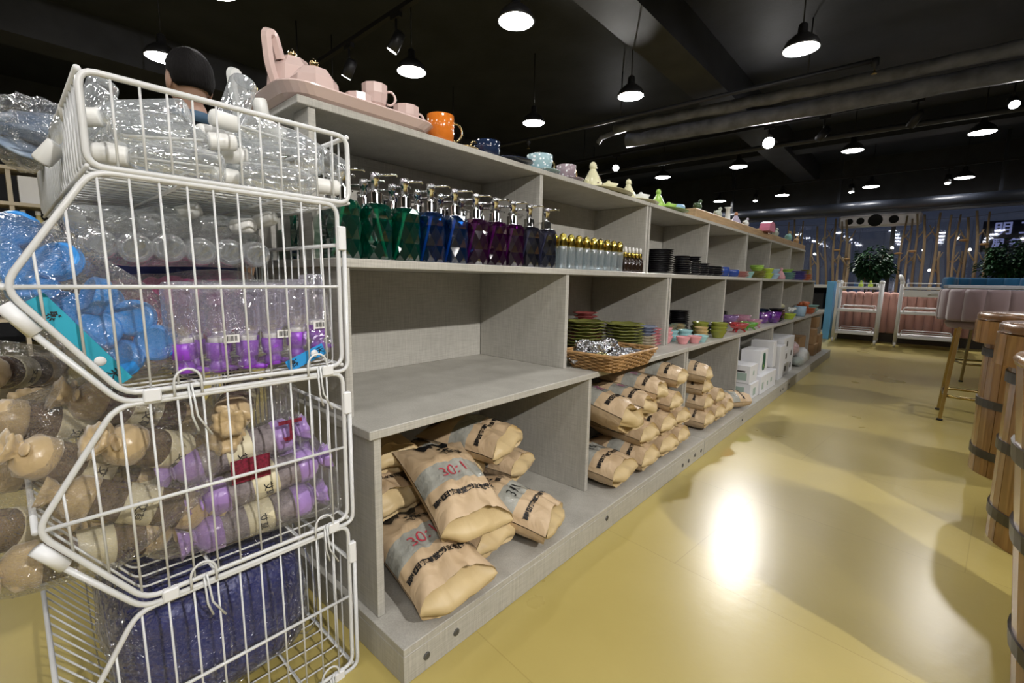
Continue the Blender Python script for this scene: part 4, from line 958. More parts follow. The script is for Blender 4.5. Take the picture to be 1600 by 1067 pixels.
stack(sd('lime_ware', .058, .05), 1, -.885, 4.83, ZL1, .04, 'Lime bowl on the ledge in front of a divider, %s', rnd)
def shrublet(label, x, y, r, m_):
    t = thing('ceramic_flower', label, 'ornament', (x, y, ZL1)); rr_ = random.Random(label)
    obj('pot', MB().lathe([(r*.5, 0), (r*.65, r*.8), (r*.55, r*.85), (0, r*.8)], 14), m_, t)
    for q in range(9):
        d_ = Vector((rr_.uniform(-1, 1), rr_.uniform(-1, 1), rr_.uniform(.0, 1))); obj('petal', MB().ball(d_*r*.6+Vector((0, 0, r*1.15)), (r*.35, r*.35, r*.28), 8, 6), m_, t)
shrublet('olive flower ornament at the back of the fifth bay', -1.22, 4.32, .08, 'olive_ware')
shrublet('white flower ornament beyond the lime bowl', -1.0, 4.98, .07, 'cream_glaze')
shrublet('small white flower ornament at the ledge front', -.9, 5.07, .05, 'white_glaze')
small_cup('pale blue and green jar near the far end of the ledge', -.89, 5.36, ZL1, .055, .10, 'sky_ware', None, False)
shrublet('rust red flower ornament near the far end of the ledge', -.92, 5.66, .075, 'rust_ware')
stack(sd('rust_ware', .07, .035), 2, -.90, 5.92, ZL1, .03, 'Orange-red bowl, %s of two near the end of the ledge', rnd)
stack(sd('teal_ware', .085, .045), 2, -.93, 6.23, ZL1, .04, 'Wide grey-green bowl, %s of two at the very end of the ledge', rnd)

# ================================================================== bottom tier: cartons
ZD1 = ZD+.0005
mat('carton_white', (.74, .75, .78), .4); mat('print_green', (.02, .10, .06), .5); mat('print_black', (.012, .012, .014), .5); mat('print_sage', (.35, .45, .40), .5)
mat('kraft_box', (.33, .20, .095), .7, var=.12); mat('kraft_tape', (.42, .30, .17), .4)
def carton(x0, y0, w_, l_, z, h, label, prints=(), m_='carton_white', name='carton', group='white product cartons', rz=0):
    t = thing(name, label, 'box', (x0, y0, z), (0, 0, rz), group)
    obj('box', MB().box(-w_, 0, 0, l_, 0, h, .002), m_, t)
    for (face, a0, a1, b0, b1, pm) in prints:
        if face == 'x': obj('print', MB().box(0, .0008, a0, a1, b0, b1), pm, t)
        elif face == '-y': obj('print', MB().box(a0-w_, a1-w_, -.0008, 0, b0, b1), pm, t)
        elif face == 'z': obj('print', MB().box(a0-w_, a1-w_, b0, b1, h, h+.0008), pm, t)
    return t
def pear(t, yc, zc, w_, h, m_='print_green', xo=.0009):
    pts = []
    for i in range(28):
        a = 2*PI*i/28; ww = (w_*.5)*(1-.25*math.exp(-((math.sin(a)-.1)/.35)**2)*(1 if math.cos(a) < 0 else 0)); pts.append((yc+ww*math.cos(a)*(abs(math.cos(a))**-.4 if abs(math.cos(a)) > .05 else 1), zc+h*.5*math.sin(a)))
    obj('print', MB().prism(pts, .0008, Matrix(((0, 0, 1, xo-.0008), (1, 0, 0, 0), (0, 1, 0, 0), (0, 0, 0, 1)))), m_, t)
carton(-.765, 3.22, .20, .20, ZD1, .105, 'low white carton at the bottom left of the fourth bay', [('-y', .03, .16, .03, .08, 'print_sage'), ('x', .06, .12, .02, .07, 'print_sage')])
carton(-.775, 3.215, .20, .18, ZD1+.106, .12, 'white carton with a pale green print on the bottom left carton', [('-y', .02, .18, .02, .07, 'print_sage'), ('-y', .1, .17, .075, .085, 'print_black'), ('x', .07, .1, .05, .08, 'print_sage')])
carton(-.755, 3.435, .20, .12, ZD1, .125, 'low white carton in the middle of the fourth bay', [('x', .03, .07, .03, .08, 'print_sage')])
carton(-.755, 3.565, .22, .30, ZD1, .125, 'wide low white carton in the fourth bay', [('x', .04, .07, .04, .07, 'print_sage'), ('x', .14, .18, .05, .08, 'print_sage')])
o = carton(-.785, 3.50, .13, .20, ZD1+.126, .17, 'upright white carton with a big dark green print'); pear(o, .095, .085, .085, .13); obj('print', MB().ball((.0008, .095, .05), (.0006, .008, .012), 8, 6), 'yellow_green', o)
carton(-.92, 3.22, .13, .19, ZD1+.106, .19, 'white carton with a small green print behind the left cartons', [('x', .06, .12, .10, .155, 'print_green')])
carton(-.97, 3.42, .18, .24, ZD1, .38, 'tall white carton with black print at the back of the fourth bay', [('x', .16, .20, .26, .35, 'print_black'), ('x', .01, .03, .1, .3, 'print_black')])
carton(-.79, 3.985-.10, .16, .10, ZD1+.126, .20, 'tall plain white carton against the divider') 
carton(-.775, 4.06, .17, .17, ZD1, .27, 'tall plain white carton at the left of the fifth bay')
mat('grey_line', (.3, .3, .32), .5)
for k in range(3):
    carton(-.79, 4.25, .22, .40, ZD1+k*.106, .105, 'White carton with dark square marks, %s of the stack of three' % ('lowest', 'middle', 'topmost')[k], [('x', .10, .14, .03, .075, 'print_black')]+([('x', .29, .33, .04, .085, 'print_black')] if k < 2 else [])+([('-y', .02, .08, .03, .09, 'print_black')] if k == 2 else []))
film('bag_clear', (1, 1, 1), .10, (.85, .88, .9), .12, .06, .8, 18, .3)
mat('plush_white', (.62, .64, .64), .8, sheen=.5); mat('plush_pink', (.60, .36, .36), .8, sheen=.5); mat('plush_sage', (.32, .38, .34), .7)
for (x, y, z, r, m_, lab) in ((-.80, 4.93, .045, (.06, .10, .042), 'plush_sage', 'flat grey-green pouch beside the white cartons'), (-.80, 5.10, .08, (.07, .11, .078), 'plush_white', 'bulging white pouch beside the white cartons'), (-.86, 4.96, .155, (.065, .085, .068), 'plush_pink', 'pink soft pouch resting on the others')):
    sv = Vector((y, x, 0)); t = thing('soft_pouch', lab, 'pouch', (x, y, ZD1), group='soft pouches in plastic')
    obj('pouch', MB().ball((0, 0, z), r, 18, 12, lambda d: 1+.12*mnoise.noise(d*2+sv)), m_, t)
    obj('wrap', MB().ball((0, 0, z), [q*1.03 for q in r], 18, 12, lambda d: 1+.12*mnoise.noise(d*2+sv)+.02*mnoise.noise(d*9)), 'bag_clear', t)
for i, (x, y, w_, l_, z, h) in enumerate(((-.86, 5.32, .35, .345, 0, .225), (-.79, 5.76, .30, .24, 0, .12), (-.80, 5.75, .28, .20, .121, .09), (-.80, 5.76, .28, .17, .212, .07), (-.79, 6.03, .28, .24, 0, .20), (-.82, 5.98, .30, .20, .283, .11), (-1.1, 4.3, .22, .40, 0, .38))):
    t = carton(x, y, w_, l_, ZD1+z, h, 'Brown cardboard box, %s' % ('largest, left of the far end boxes', 'lowest of the small stack', 'second of the small stack', 'third of the small stack', 'single one at the end of the row', 'top one under the ledge', 'tall one behind the white cartons')[i], (), 'kraft_box', 'cardboard_box', 'brown cardboard boxes')
    obj('tape', MB().box(-w_-.001, .001, l_*.46, l_*.54, h, h+.001), 'kraft_tape', t)
    if i == 5: t.location.z = ZD1+.284
# ================================================================== printed paper sacks
m, nt, out = newmat('kraft_paper')
b = N(nt, 'ShaderNodeBsdfPrincipled'); nt.links.new(b.outputs[0], out.inputs[0])
tc = N(nt, 'ShaderNodeTexCoord'); n1 = N(nt, 'ShaderNodeTexNoise'); n1.inputs['Scale'].default_value = 22; n1.inputs['Detail'].default_value = 5; nt.links.new(tc.outputs['Object'], n1.inputs['Vector'])
cr = N(nt, 'ShaderNodeValToRGB'); cr.color_ramp.elements[0].position = .3; cr.color_ramp.elements[1].position = .7; cr.color_ramp.elements[0].color = (.50, .365, .22, 1); cr.color_ramp.elements[1].color = (.58, .435, .28, 1); nt.links.new(n1.outputs[0], cr.inputs[0]); nt.links.new(cr.outputs[0], b.inputs['Base Color'])
n2 = N(nt, 'ShaderNodeTexNoise'); n2.inputs['Scale'].default_value = 16; n2.inputs['Detail'].default_value = 2; n2.inputs['Distortion'].default_value = 1; nt.links.new(tc.outputs['Object'], n2.inputs['Vector'])
bp = N(nt, 'ShaderNodeBump'); bp.inputs['Strength'].default_value = .35; bp.inputs['Distance'].default_value = .02; nt.links.new(n2.outputs[0], bp.inputs['Height']); nt.links.new(bp.outputs[0], b.inputs['Normal']); b.inputs['Roughness'].default_value = .46
mat('gusset_paper', (.56, .43, .23), .5, var=.08, bump=.3, bscale=14)
mat('moxa_window', (.27, .275, .245), .16, coat=.6, col2=(.42, .42, .375), vscale=24, bump=.5, bscale=45)
mat('ink_black', (.010, .010, .011), .45); mat('ink_red', (.45, .045, .07), .45); mat('ink_violet', (.35, .10, .22), .45)
SL, SW, ST = .285, .205, .108
def sack_surface(seed):
    def thick(v): 
        return ST*.5*(math.sin(min(1, v/.45)*PI/2)**.8)*(1-.18*max(0, (v-.75)/.25)**2)
    def S(u_, v, side=1):
        """u -1..1 over the width, v 0 (sealed top) .. 1 (gusset rim)"""
        t_ = thick(v); e = max(0, 1-abs(u_)**3)**.62
        w_ = SW*.5*(1-.13*math.sin(min(1, v/.62)*PI/2))
        q = Vector((u_*3+seed*7, v*4, side*2.))
        wob = mnoise.noise(q)*.010*min(1, v*3)*e + .006*mnoise.noise(q*2.3)*e
        if v > .85: wob += .006*math.sin(u_*6+seed)*(v-.85)/.15*e
        return Vector((v*SL + (.004*math.sin(u_*5+seed*2)*(v > .97))+.012*abs(u_)**3*max(0, (v-.8)/.2), u_*w_*(1+.06*max(0, (v-.85)/.15)), side*(t_*e+.0012)+wob*(1 if side > 0 else .4)))
    return S
def sack_proto(seed, hand, hand_m):
    S = sack_surface(seed)
    t = thing('paper_sack', '', 'sack', group='printed brown paper sacks with grey window')
    NU, NV = 32, 36
    us = [-1+2*i/NU for i in range(NU+1)]; vs2 = sorted(set([i/NV for i in range(NV+1)]+[.44, .66]))
    for nm, side, lo, hi, m_ in (('front_panel', 1, 0, .44, 'kraft_paper'), ('window', 1, .44, .66, 'moxa_window'), ('front_panel', 1, .66, 1, 'kraft_paper'), ('back_panel', -1, 0, 1, 'kraft_paper')):
        vv = [v for v in vs2 if lo-1e-6 <= v <= hi+1e-6]; mb = MB(); w_ = len(us)
        pts = [S(u_, v, side) for v in vv for u_ in us]
        fs = [(j*w_+i, j*w_+i+1, (j+1)*w_+i+1, (j+1)*w_+i) for j in range(len(vv)-1) for i in range(NU)]
        if side < 0: fs = [tuple(reversed(f)) for f in fs]
        obj(nm, mb.add(pts, fs, True), m_, t)
    # gusset: an oval panel sunk a little behind the rim
    mb = MB(); top = [S(u_, 1, 1) for u_ in us]; bot = [S(u_, 1, -1) for u_ in us]; pts = []; fs = []; K = 6
    for k in range(K+1):
        f = k/K
        for i in range(NU+1):
            p = top[i].lerp(bot[i], f); e = math.sin(PI*f)*max(0, 1-us[i]**2)**.5
            p.x += -.040*math.sin(PI*min(1, 4*min(f, 1-f)))*max(0, 1-us[i]**4) + .034*e*e + .006*mnoise.noise(Vector((us[i]*3, f*3, seed)))
            pts.append(p)
    w_ = NU+1
    fs = [(j*w_+i, (j+1)*w_+i, (j+1)*w_+i+1, j*w_+i+1) for j in range(K) for i in range(NU)]
    obj('gusset', mb.add(pts, fs, True), 'gusset_paper', t)
    def wrap(me, uc, vc, name, m_, rot=0):
        """lay flat lettering (x right, y up in metres) on the front panel"""
        for v in me.vertices:
            x, y = v.co.x, v.co.y
            if rot: x, y = x*math.cos(rot)-y*math.sin(rot), x*math.sin(rot)+y*math.cos(rot)
            u_ = uc+x/(SW*.46); vv = vc-y/SL
            p = S(max(-.99, min(.99, u_)), max(0.01, min(.995, vv)), 1); d = .004
            n_ = (S(min(.99, u_+d), vv, 1)-S(max(-.99, u_-d), vv, 1)).cross(S(u_, min(1, vv+d), 1)-S(u_, vv-d, 1))
            if n_.z < 0: n_ = -n_
            n_ = n_.normalized() if n_.length > 0 else Vector((0, 0, 1))
            v.co = p+n_*.0030
        o = link(name, me, m_, t); return o
    # band of characters above the rim, logo and name near the top, handwriting on the window
    def refine(me, cuts):
        bm = bmesh.new(); bm.from_mesh(me)
        for ax, step in ((0, .014), (1, .02)):
            lo = min(v.co[ax] for v in bm.verts); hi = max(v.co[ax] for v in bm.verts); q = lo+step
            while q < hi:
                co = [0, 0, 0]; co[ax] = q; no = [0, 0, 0]; no[ax] = 1
                bmesh.ops.bisect_plane(bm, geom=bm.verts[:]+bm.edges[:]+bm.faces[:], plane_co=co, plane_no=no); q += step
        bm.to_mesh(me); bm.free(); return me
    wrap(refine(text_mesh('南阳宛草堂药业有限公司', .0162, .0006), 1), 0, .80, 'lettering', 'ink_black')
    wrap(refine(text_mesh('宛草包', .020, .0004), 1), 0.12, .335, 'lettering', 'ink_black')
    lg = MB()
    for (x0, s_) in ((-.040, 1), (-.014, -1), (.006, 1), (.030, -1)):
        lg.add([(x0-.012*s_, .028, 0), (x0+.008*s_, .024, 0), (x0+.018*s_, -.006, 0), (x0+.004*s_, -.016, 0)], [(0, 1, 2, 3) if s_ > 0 else (3, 2, 1, 0)])
    wrap(refine(lg.mesh('logo'), 1), -.05, .16, 'leaf_logo', 'ink_black')
    fl_ = MB()
    for (x, y) in ((-.012, .004), (.0, .010), (.012, .004), (0, -.005)):
        fl_.add([(x+(.0075 if q % 2 else .0035)*math.cos(q*PI/5), y+(.0075 if q % 2 else .0035)*math.sin(q*PI/5), 0) for q in range(10)], [tuple(range(10))])
    wrap(fl_.mesh('flower'), .02, .262, 'flower_logo', 'ink_black')
    if hand: wrap(refine(text_mesh(hand, .046, -.0002), 1), -.10, .55, 'handwriting', hand_m, .10)
    return Proto(t)
SK = {'r': sack_proto(1.3, '30:1', 'ink_red'), 'k': sack_proto(2.6, '30:1', 'ink_black'), 'v': sack_proto(3.9, '35:1', 'ink_violet'), 'n': sack_proto(5.2, '', 'ink_black'), 'm': sack_proto(7.7, '35', 'ink_black')}
def sack(kind, fx, fy, fz, heading, tilt, roll_, label, s_=1.0):
    """(fx, fy, fz) is the centre of the gusset end; heading 0 = gusset towards the aisle"""
    M = RZ(math.radians(heading)) @ RY(math.radians(tilt)) @ RX(math.radians(roll_))
    p = Vector((fx, fy, fz)) - M @ Vector((SL*s_, 0, 0))
    SK[kind].put(p, M.to_euler(), label, s_)
# first bay (gusset x, y, z / heading / downward tilt)
sack('r', -.722, .636, .142, -8, 9, 6, 'Paper sack with red 30:1 lying lowest at the near corner of the shelf', 1.08)
sack('r', -.765, .735, .245, -14, 20, -4, 'Paper sack with red 30:1 lying on top of the nearest sack', 1.08)
sack('n', -.80, .835, .145, 4, 2, 0, 'Paper sack half hidden between the two front sacks of the first bay', .88)
sack('k', -.745, 1.02, .142, 20, 12, -4, 'Paper sack with black 30:1 at the right of the first bay')
sack('n', -.94, 1.03, .325, 14, 4, 8, 'Paper sack on top of the pile at the back of the first bay', 1.0)
sack('m', -.985, 1.16, .200, 14, 2, 0, 'Paper sack under the top one at the back of the first bay', .9)
sack('n', -1.0, .90, .255, 2, 4, 0, 'Paper sack in the middle of the first bay behind the front ones', .95)
sack('k', -1.09, .70, .33, -5, 4, 0, 'Paper sack at the back left of the first bay')
sack('m', -1.02, .66, .235, -4, 2, 0, 'Paper sack beneath the back left one', .95)
sack('n', -1.04, .90, .15, -3, 2, 0, 'Lowest paper sack at the back of the first bay', .95)
# second and third bay
pile = [('m', -.760, 1.485, .145, 2, 3, 0, 1.0, 'lowest, against the first divider'), ('n', -.755, 1.690, .140, 4, 3, 0, .95, 'second of the bottom row'), ('n', -.76, 1.885, .138, -3, 3, 0, .92, 'third of the bottom row'), ('n', -.765, 2.06, .136, 2, 3, 0, .85, 'fourth of the bottom row'),
        ('v', -.765, 1.530, .335, 0, 12, -18, 1.15, 'largest, with violet figures, leaning on the first divider'), ('n', -.775, 1.715, .225, 0, 4, 0, .9, 'second row behind the largest one'), ('n', -.775, 1.90, .225, 2, 4, 0, .92, 'second row, middle'), ('n', -.78, 2.08, .218, -3, 4, 0, .85, 'second row, by the double divider'),
        ('v', -.79, 1.735, .335, 4, 8, -14, .98, 'third row, right of the largest one'), ('v', -.80, 1.870, .375, 8, 8, -6, .95, 'upper row under the wicker basket'), ('n', -.785, 2.00, .305, 4, 4, 0, .88, 'third row under the top one'), ('m', -.80, 2.09, .405, 8, 6, 0, .92, 'topmost, with black figures beside the double divider'),
        ('n', -.765, 2.41, .135, 2, 2, 0, .88, 'first of the bottom row in the third bay'), ('n', -.765, 2.59, .135, -2, 2, 0, .88, 'second of the bottom row in the third bay'), ('n', -.77, 2.765, .132, 3, 2, 0, .85, 'third of the bottom row in the third bay'),
        ('n', -.785, 2.44, .215, 4, 3, 0, .85, 'second row left in the third bay'), ('n', -.785, 2.63, .215, 3, 3, 0, .85, 'second row right in the third bay'), ('m', -.79, 2.42, .375, 12, 7, 0, .92, 'topmost in the third bay'), ('n', -.80, 2.45, .295, 2, 3, 0, .85, 'under the topmost one in the third bay'),
        ('n', -.77, 3.02, .135, 62, 2, 0, .85, 'single one lying sideways in front of the white cartons')]
for (k_, x, y, z, hd, ti, ro, s_, lab) in pile: sack(k_, x, y, z, hd, ti, ro, 'Paper sack, '+lab, s_)
# ================================================================== stack of white wire baskets
mat('wire_white', (.62, .63, .63), .3, coat=.3); mat('clip_white', (.74, .75, .76), .4)
XN, XF = -.841, -1.72
def wire_basket(z0, z1, label):
    t = thing('wire_basket', label, 'basket', (0, 0, 0), group='stacked white wire baskets')
    zm = (z0+z1)/2; y0_, yb_, yt_, ye_ = 0.0, .105, .093, .437
    prof = [(yb_, z0), (y0_, zm), (yt_, z1), (ye_, z1), (ye_, z0)]
    for x in (XN, XF):
        obj('side_frame', MB().tube(rounded([(x, y, z) for y, z in prof], .022), .0042, 8, closed=True), 'wire_white', t)
        obj('side_rail', MB().tube([(x, y0_+.003, zm), (x, ye_, zm)], .0031, 8), 'wire_white', t)
        obj('base_frame', MB().tube(rounded([(x, y0_-.004, zm-.026), (x, yb_-.004, z0-.0125), (x, ye_+.012, z0-.0125), (x, ye_+.012, z1-.07)], .02, closed=False), .0042, 8), 'wire_white', t)
        for k in range(12):
            y = .030+k*.034
            zl = z0 if y > yb_ else z0+(zm-z0)*(1-y/yb_); zh = z1 if y > yt_ else zm+(z1-zm)*(y/yt_)
            obj('side_wire', MB().tube([(x, y+.003, zl), (x, y, zh)], .0018, 6), 'wire_white', t)
    for (y, z) in ((y0_, zm), (ye_, z1-.075), (ye_, z0), (.2, z0-.004), (.34, z0-.004)):
        obj('cross_rail', MB().tube([(XN, y, z), (XF, y, z)], .0040 if y in (y0_, ye_) else .003, 8), 'wire_white', t)
    me = MB().tube(rounded([(0, y0_+.002, zm), (0, yb_, z0), (0, ye_-.001, z0), (0, ye_-.001, z1-.075)], .012, 3, closed=False), .0018, 6).mesh('floor_wire')
    n_ = 25
    for k in range(1, n_): link('floor_wire', me, 'wire_white', t).location = (XN+(XF-XN)*k/n_, 0, 0)
    for (y, z, dy, dz) in ((.135, z0-.006, .022, .02), (.405, z0-.006, .022, .02), (ye_+.006, z1-.062, .016, .045)):
        obj('clip', MB().box(XN-.004, XN+.008, y-dy/2, y+dy/2, z-dz/2, z+dz/2, .002), 'clip_white', t)
    d = Vector((0, yb_-y0_, z0-zm)).normalized()
    obj('clip', MB().tube([(XN, -.002, zm-.022), Vector((XN, -.002, zm-.022))+d*.045], .009, 8), 'clip_white', t)
    for y in (.18, .385):
        a = [(XN+.006, y-.018, z0-.012)]+[(XN+.006, y-.018*math.cos(q), z0+.008+.020*math.sin(q)) for q in [PI*i/8 for i in range(9)]]+[(XN+.006, y+.018, z0-.012)]
        h_ = obj('hook_loop', MB().tube(a, .0020, 6), 'wire_white', t)
        obj('hook_leg', MB().tube([(XN+.006, y+.004, z0+.005), (XN+.004, y+.010, z0-.05), (XN+.002, y+.028, z0-.085)], .0018, 6), 'wire_white', h_)
        obj('hook_leg', MB().tube([(XN+.006, y+.0, z0+.0), (XN+.004, y+.003, z0-.05), (XN+.002, y+.010, z0-.075)], .0018, 6), 'wire_white', h_)
    return t
wire_basket(.352, .660, 'white wire basket third from the top, holding purple and brown rolls')
wire_basket(.676, .984, 'white wire basket second from the top, holding blue lids and purple bottles')
wire_basket(.014, .336, 'lowest white wire basket on the floor, holding a dark blue bundle')
# the shallow top tray
t = thing('wire_basket', 'shallow top wire basket heaped with clear plastic bottles', 'basket', (0, 0, 0), group='stacked white wire baskets')
ya, yb, za, zb = .090, .462, .990, 1.111
for x in (XN, XF):
    obj('side_frame', MB().tube(rounded([(x, ya, za), (x, ya, zb), (x, yb, zb), (x, yb, za)], .02), .0045, 8, closed=True), 'wire_white', t)
    for k in range(11): obj('side_wire', MB().tube([(x, ya+.032+k*.031, za), (x, ya+.032+k*.031, zb)], .0018, 6), 'wire_white', t)
for y, z in ((ya, zb), (yb, zb), (ya, za), (yb, za), (.2, za-.004), (.35, za-.004)): obj('cross_rail', MB().tube([(XN, y, z), (XF, y, z)], .0045 if z == zb else .003, 8), 'wire_white', t)
me = MB().tube(rounded([(0, ya, zb), (0, ya, za), (0, yb, za), (0, yb, zb)], .014, 3, closed=False), .0018, 6).mesh('floor_wire')
for k in range(1, 27): link('floor_wire', me, 'wire_white', t).location = (XN+(XF-XN)*k/27, 0, 0)

# ------------------------------------------------------------------ clear bottles
film('clear_plastic', (.98, .99, .995), .05, (.88, .92, .95), .18, .05, .12, 20, .45)
mat('cap_frost', (.72, .72, .69), .35, trans=.0, var=.04)
film('bag_film', (.985, .985, .985), .035, (.88, .90, .93), .20, .065, .9, 45, .18)
def clear_bottle(loops):
    t = thing('clear_bottle', '', 'bottle', group='clear plastic bottles with white caps')
    obj('bottle', MB().lathe([(.016, -.068), (.022, -.066), (.0245, -.060), (.0245, .028), (.020, .042), (.011, .052), (.011, .058)], 18), 'clear_plastic', t)
    obj('cap', MB().lathe([(.0135, .054), (.0145, .056), (.0145, .090), (.0125, .094), (0, .0945)], 14), 'cap_frost', t)
    obj('base_ring', MB().lathe([(.014, -.0685), (.018, -.0690), (.0185, -.0670), (.015, -.0665)], 16), 'clear_plastic', t)
    if loops: obj('dip_tube', MB().tube([(0, 0, .05), (.004, 0, .0), (.010, 0, -.055)], .0022, 6), 'cap_frost', t)
    return Proto(t)
CBT = [clear_bottle(True), clear_bottle(False)]
rnd = random.Random(11); nb = 0
rowsx = [-.884-.058*i for i in range(14)]
def putb(x, y, z, hd, ti):
    global nb
    M = RZ(math.radians(hd)) @ RX(math.radians(ti))
    k = nb; nb += 1
    CBT[k % 2].put((x, y, z), M.to_euler(), None)
    return k
spots = []
for i, x in enumerate(rowsx):
    for j, y in enumerate((.195, .36)): spots.append((x, y+rnd.uniform(-.012, .012), 1.020, 1, i, j))
for i, x in enumerate(rowsx[:12]):
    for j, y in enumerate((.20, .355)): spots.append((x-.028, y+rnd.uniform(-.02, .02), 1.063, 2, i, j))
for i, x in enumerate(rowsx[:10]):
    for j, y in enumerate((.205, .325)):
        if rnd.random() < .75: spots.append((x-.05, y+rnd.uniform(-.03, .03), 1.108, 3, i, j))
for i in range(5): spots.append((-1.15-.10*i+rnd.uniform(-.03, .03), .22+.022*i+rnd.uniform(-.02, .02), 1.146, 4, i, 0))
lay = {1: 'bottom', 2: 'second', 3: 'third', 4: 'top'}; cc = {}
for (x, y, z, l_, ri, rj) in spots:
    cc[l_] = cc.get(l_, 0)+1
    hd = rnd.choice((0, 180))+rnd.uniform(-22, 22)*(1 if l_ < 3 else 1.4)
    M = RZ(math.radians(hd)) @ RX(math.radians(90+rnd.uniform(-7, 7)*(1 if l_ < 3 else 2)))
    o = CBT[nb % 2].put((x, y, z), M.to_euler(), None); nb += 1
    o['label'] = 'Clear bottle with white cap, %s layer of the top basket, %s row back, %s' % (lay[l_], ORD[ri], ('left', 'right')[rj])
    o['group'] = 'clear bottles in the %s layer of the top basket' % lay[l_]
for i, (x, y, z, hd, ti, lab) in enumerate(((-1.10, .115, 1.105, -30, 140, 'upended clear bottle, its round base up, at the left corner of the top basket'), (-1.02, .33, 1.165, 30, 155, 'upended clear bottle, its round base up, before the white teapot'), (-.93, .435, 1.09, -25, 62, 'clear bottle pushing its white cap over the right end of the top basket'), (-1.1, .42, 1.13, 20, 12, 'clear bottle standing upright with white cap near the shelf post'), (-1.22, .15, 1.15, 0, 165, 'upended clear bottle at the far left of the top basket'))):
    M = RZ(math.radians(hd)) @ RX(math.radians(ti)); o = CBT[1].put((x, y, z), M.to_euler(), lab); o['group'] = 'clear plastic bottles with white caps'
# crumpled bluish packs at the far end of the top basket
mat('pack_blue', (.10, .17, .30), .35, col2=(.35, .42, .5), vscale=16)
def blob_bag(name, label, cat, c, r, seed, m_='bag_film', amp=.22, rot=(0, 0, 0), n=30, m2=20, group=None, sq=.75):
    sv = Vector((seed*3.1, seed*1.7, seed))
    def f(d):
        k = (abs(d.x)**2.6+abs(d.y)**2.6+abs(d.z)**2.6)**(-1/2.6)*sq+(1-sq)
        return k*(1+amp*mnoise.noise(d*2.2+sv)+amp*.45*mnoise.noise(d*5.5+sv)+amp*.2*mnoise.noise(d*13+sv))
    return tag(obj(name, MB().ball((0, 0, 0), r, n, m2, f), m_, None, c, rot), label, cat, group)
t = thing('plastic_pack', 'crumpled bluish plastic packs sticking out at the left of the top basket', 'pack', (-1.56, .085, 1.16))
for i in range(3):
    sv = Vector((i*2., 1, 0)); obj('pack', MB().ball((0, 0, 0), (.075, .07, .016), 24, 12, lambda d: 1+.35*mnoise.noise(d*3+sv)+.2*mnoise.noise(d*8+sv)), 'pack_blue', t, (0, .012*(i-1), -.035+i*.034), (.25*(i-1), .3*(1-i), i*1.1))
obj('film', MB().ball((0, 0, 0), (.095, .085, .08), 36, 24, lambda d: 1+.25*mnoise.noise(d*2.4)+.15*mnoise.noise(d*7)+.06*mnoise.noise(d*15), False), 'bag_film', t)

# ------------------------------------------------------------------ second basket: blue lids, pink lids, clear bottles, purple pump bottles
mat('lid_blue', (.035, .27, .72), .28, coat=.4); mat('lid_pink', (.66, .12, .33), .3, coat=.4); mat('navy_film', (.02, .03, .14), .3)
def lid(colour):
    t = thing('jar_lid', '', 'lid', group='%s jar lids in clear bags' % colour)
    obj('shell', MB().lathe([(.0262, 0), (.0282, .0006), (.0285, .0015), (.0285, .0155), (.0280, .0170), (.0250, .0188), (.0235, .0192), (.0225, .0182), (0, .0182)], 22), 'lid_'+colour, t)
    obj('ridge', MB().lathe([(.0286, .002), (.0292, .004), (.0286, .006)], 22), 'lid_'+colour, t)
    return Proto(t)
LB = lid('blue'); LP = lid('pink')
bl = [(-0.93, 0.062, 0.860), (-0.92, 0.100, 0.812), (-0.92, 0.138, 0.778), (-0.905, 0.160, 0.740), (-0.915, 0.122, 0.716), (-0.92, 0.090, 0.760), (-1.05, 0.027, 0.910), (-1.02, 0.000, 0.868), (-0.93, 0.030, 0.822), (-.98, .06, .79), (-.98, .12, .73), (-1.0, .11, .80), (-1.04, .07, .85), (-1.1, .03, .86), (-1.08, .1, .76), (-1.0, .03, .845)]
rnd = random.Random(3)
for i, p in enumerate(bl):
    LB.put(p, (rnd.uniform(.2, 1.1), rnd.uniform(.5, 1.5), rnd.uniform(-.6, .6)), 'Glossy blue jar lid, %s of the sixteen bagged at the left of the second basket' % ORD[i])
rp = random.Random(8)
for i in range(16):
    p = (-1.04-rp.random()*.12, .15+(i % 8)*.024, .742+(i//8)*.055+rp.uniform(0, .02))
    LP.put(p, (rp.uniform(.2, 1.2), rp.uniform(.3, 1.4), 0), 'Pink jar lid, %s from the left in the %s row of the pink bag' % (ORD[i % 8], ('lower', 'upper')[i//8]))
def hull(label, pts, pad, seed, amp=.10, m_='bag_film', name='plastic_bag', relax=True):
    """a loose clear bag drawn round the given points, crumpled"""
    bm = bmesh.new(); rr_ = random.Random(seed)
    for p in pts:
        for q in range(10):
            d = Vector((rr_.gauss(0, 1), rr_.gauss(0, 1), rr_.gauss(0, 1))).normalized(); bm.verts.new(Vector(p)+d*pad)
    r_ = bmesh.ops.convex_hull(bm, input=bm.verts[:])
    bmesh.ops.delete(bm, geom=[v for v in bm.verts if not v.link_faces], context='VERTS')
    for _ in range(2): bmesh.ops.subdivide_edges(bm, edges=bm.edges[:], cuts=1, use_grid_fill=True); bmesh.ops.triangulate(bm, faces=bm.faces[:])
    for _ in range(2): bmesh.ops.smooth_vert(bm, verts=bm.verts[:], factor=.5, use_axis_x=True, use_axis_y=True, use_axis_z=True)
    bm.normal_update()
    for v in bm.verts:
        k = mnoise.noise(v.co*16+Vector((seed, 0, 0)))*.6+mnoise.noise(v.co*38)*.4+.25*mnoise.noise(v.co*90)
        v.co += v.normal*(k*amp*.12)
    me = bpy.data.meshes.new(name); bm.to_mesh(me); bm.free()
    return tag(link(name, me, m_), label, 'bag', 'clear plastic bags')
hull('clear crinkled bag around the blue lids', bl, .048, 4)
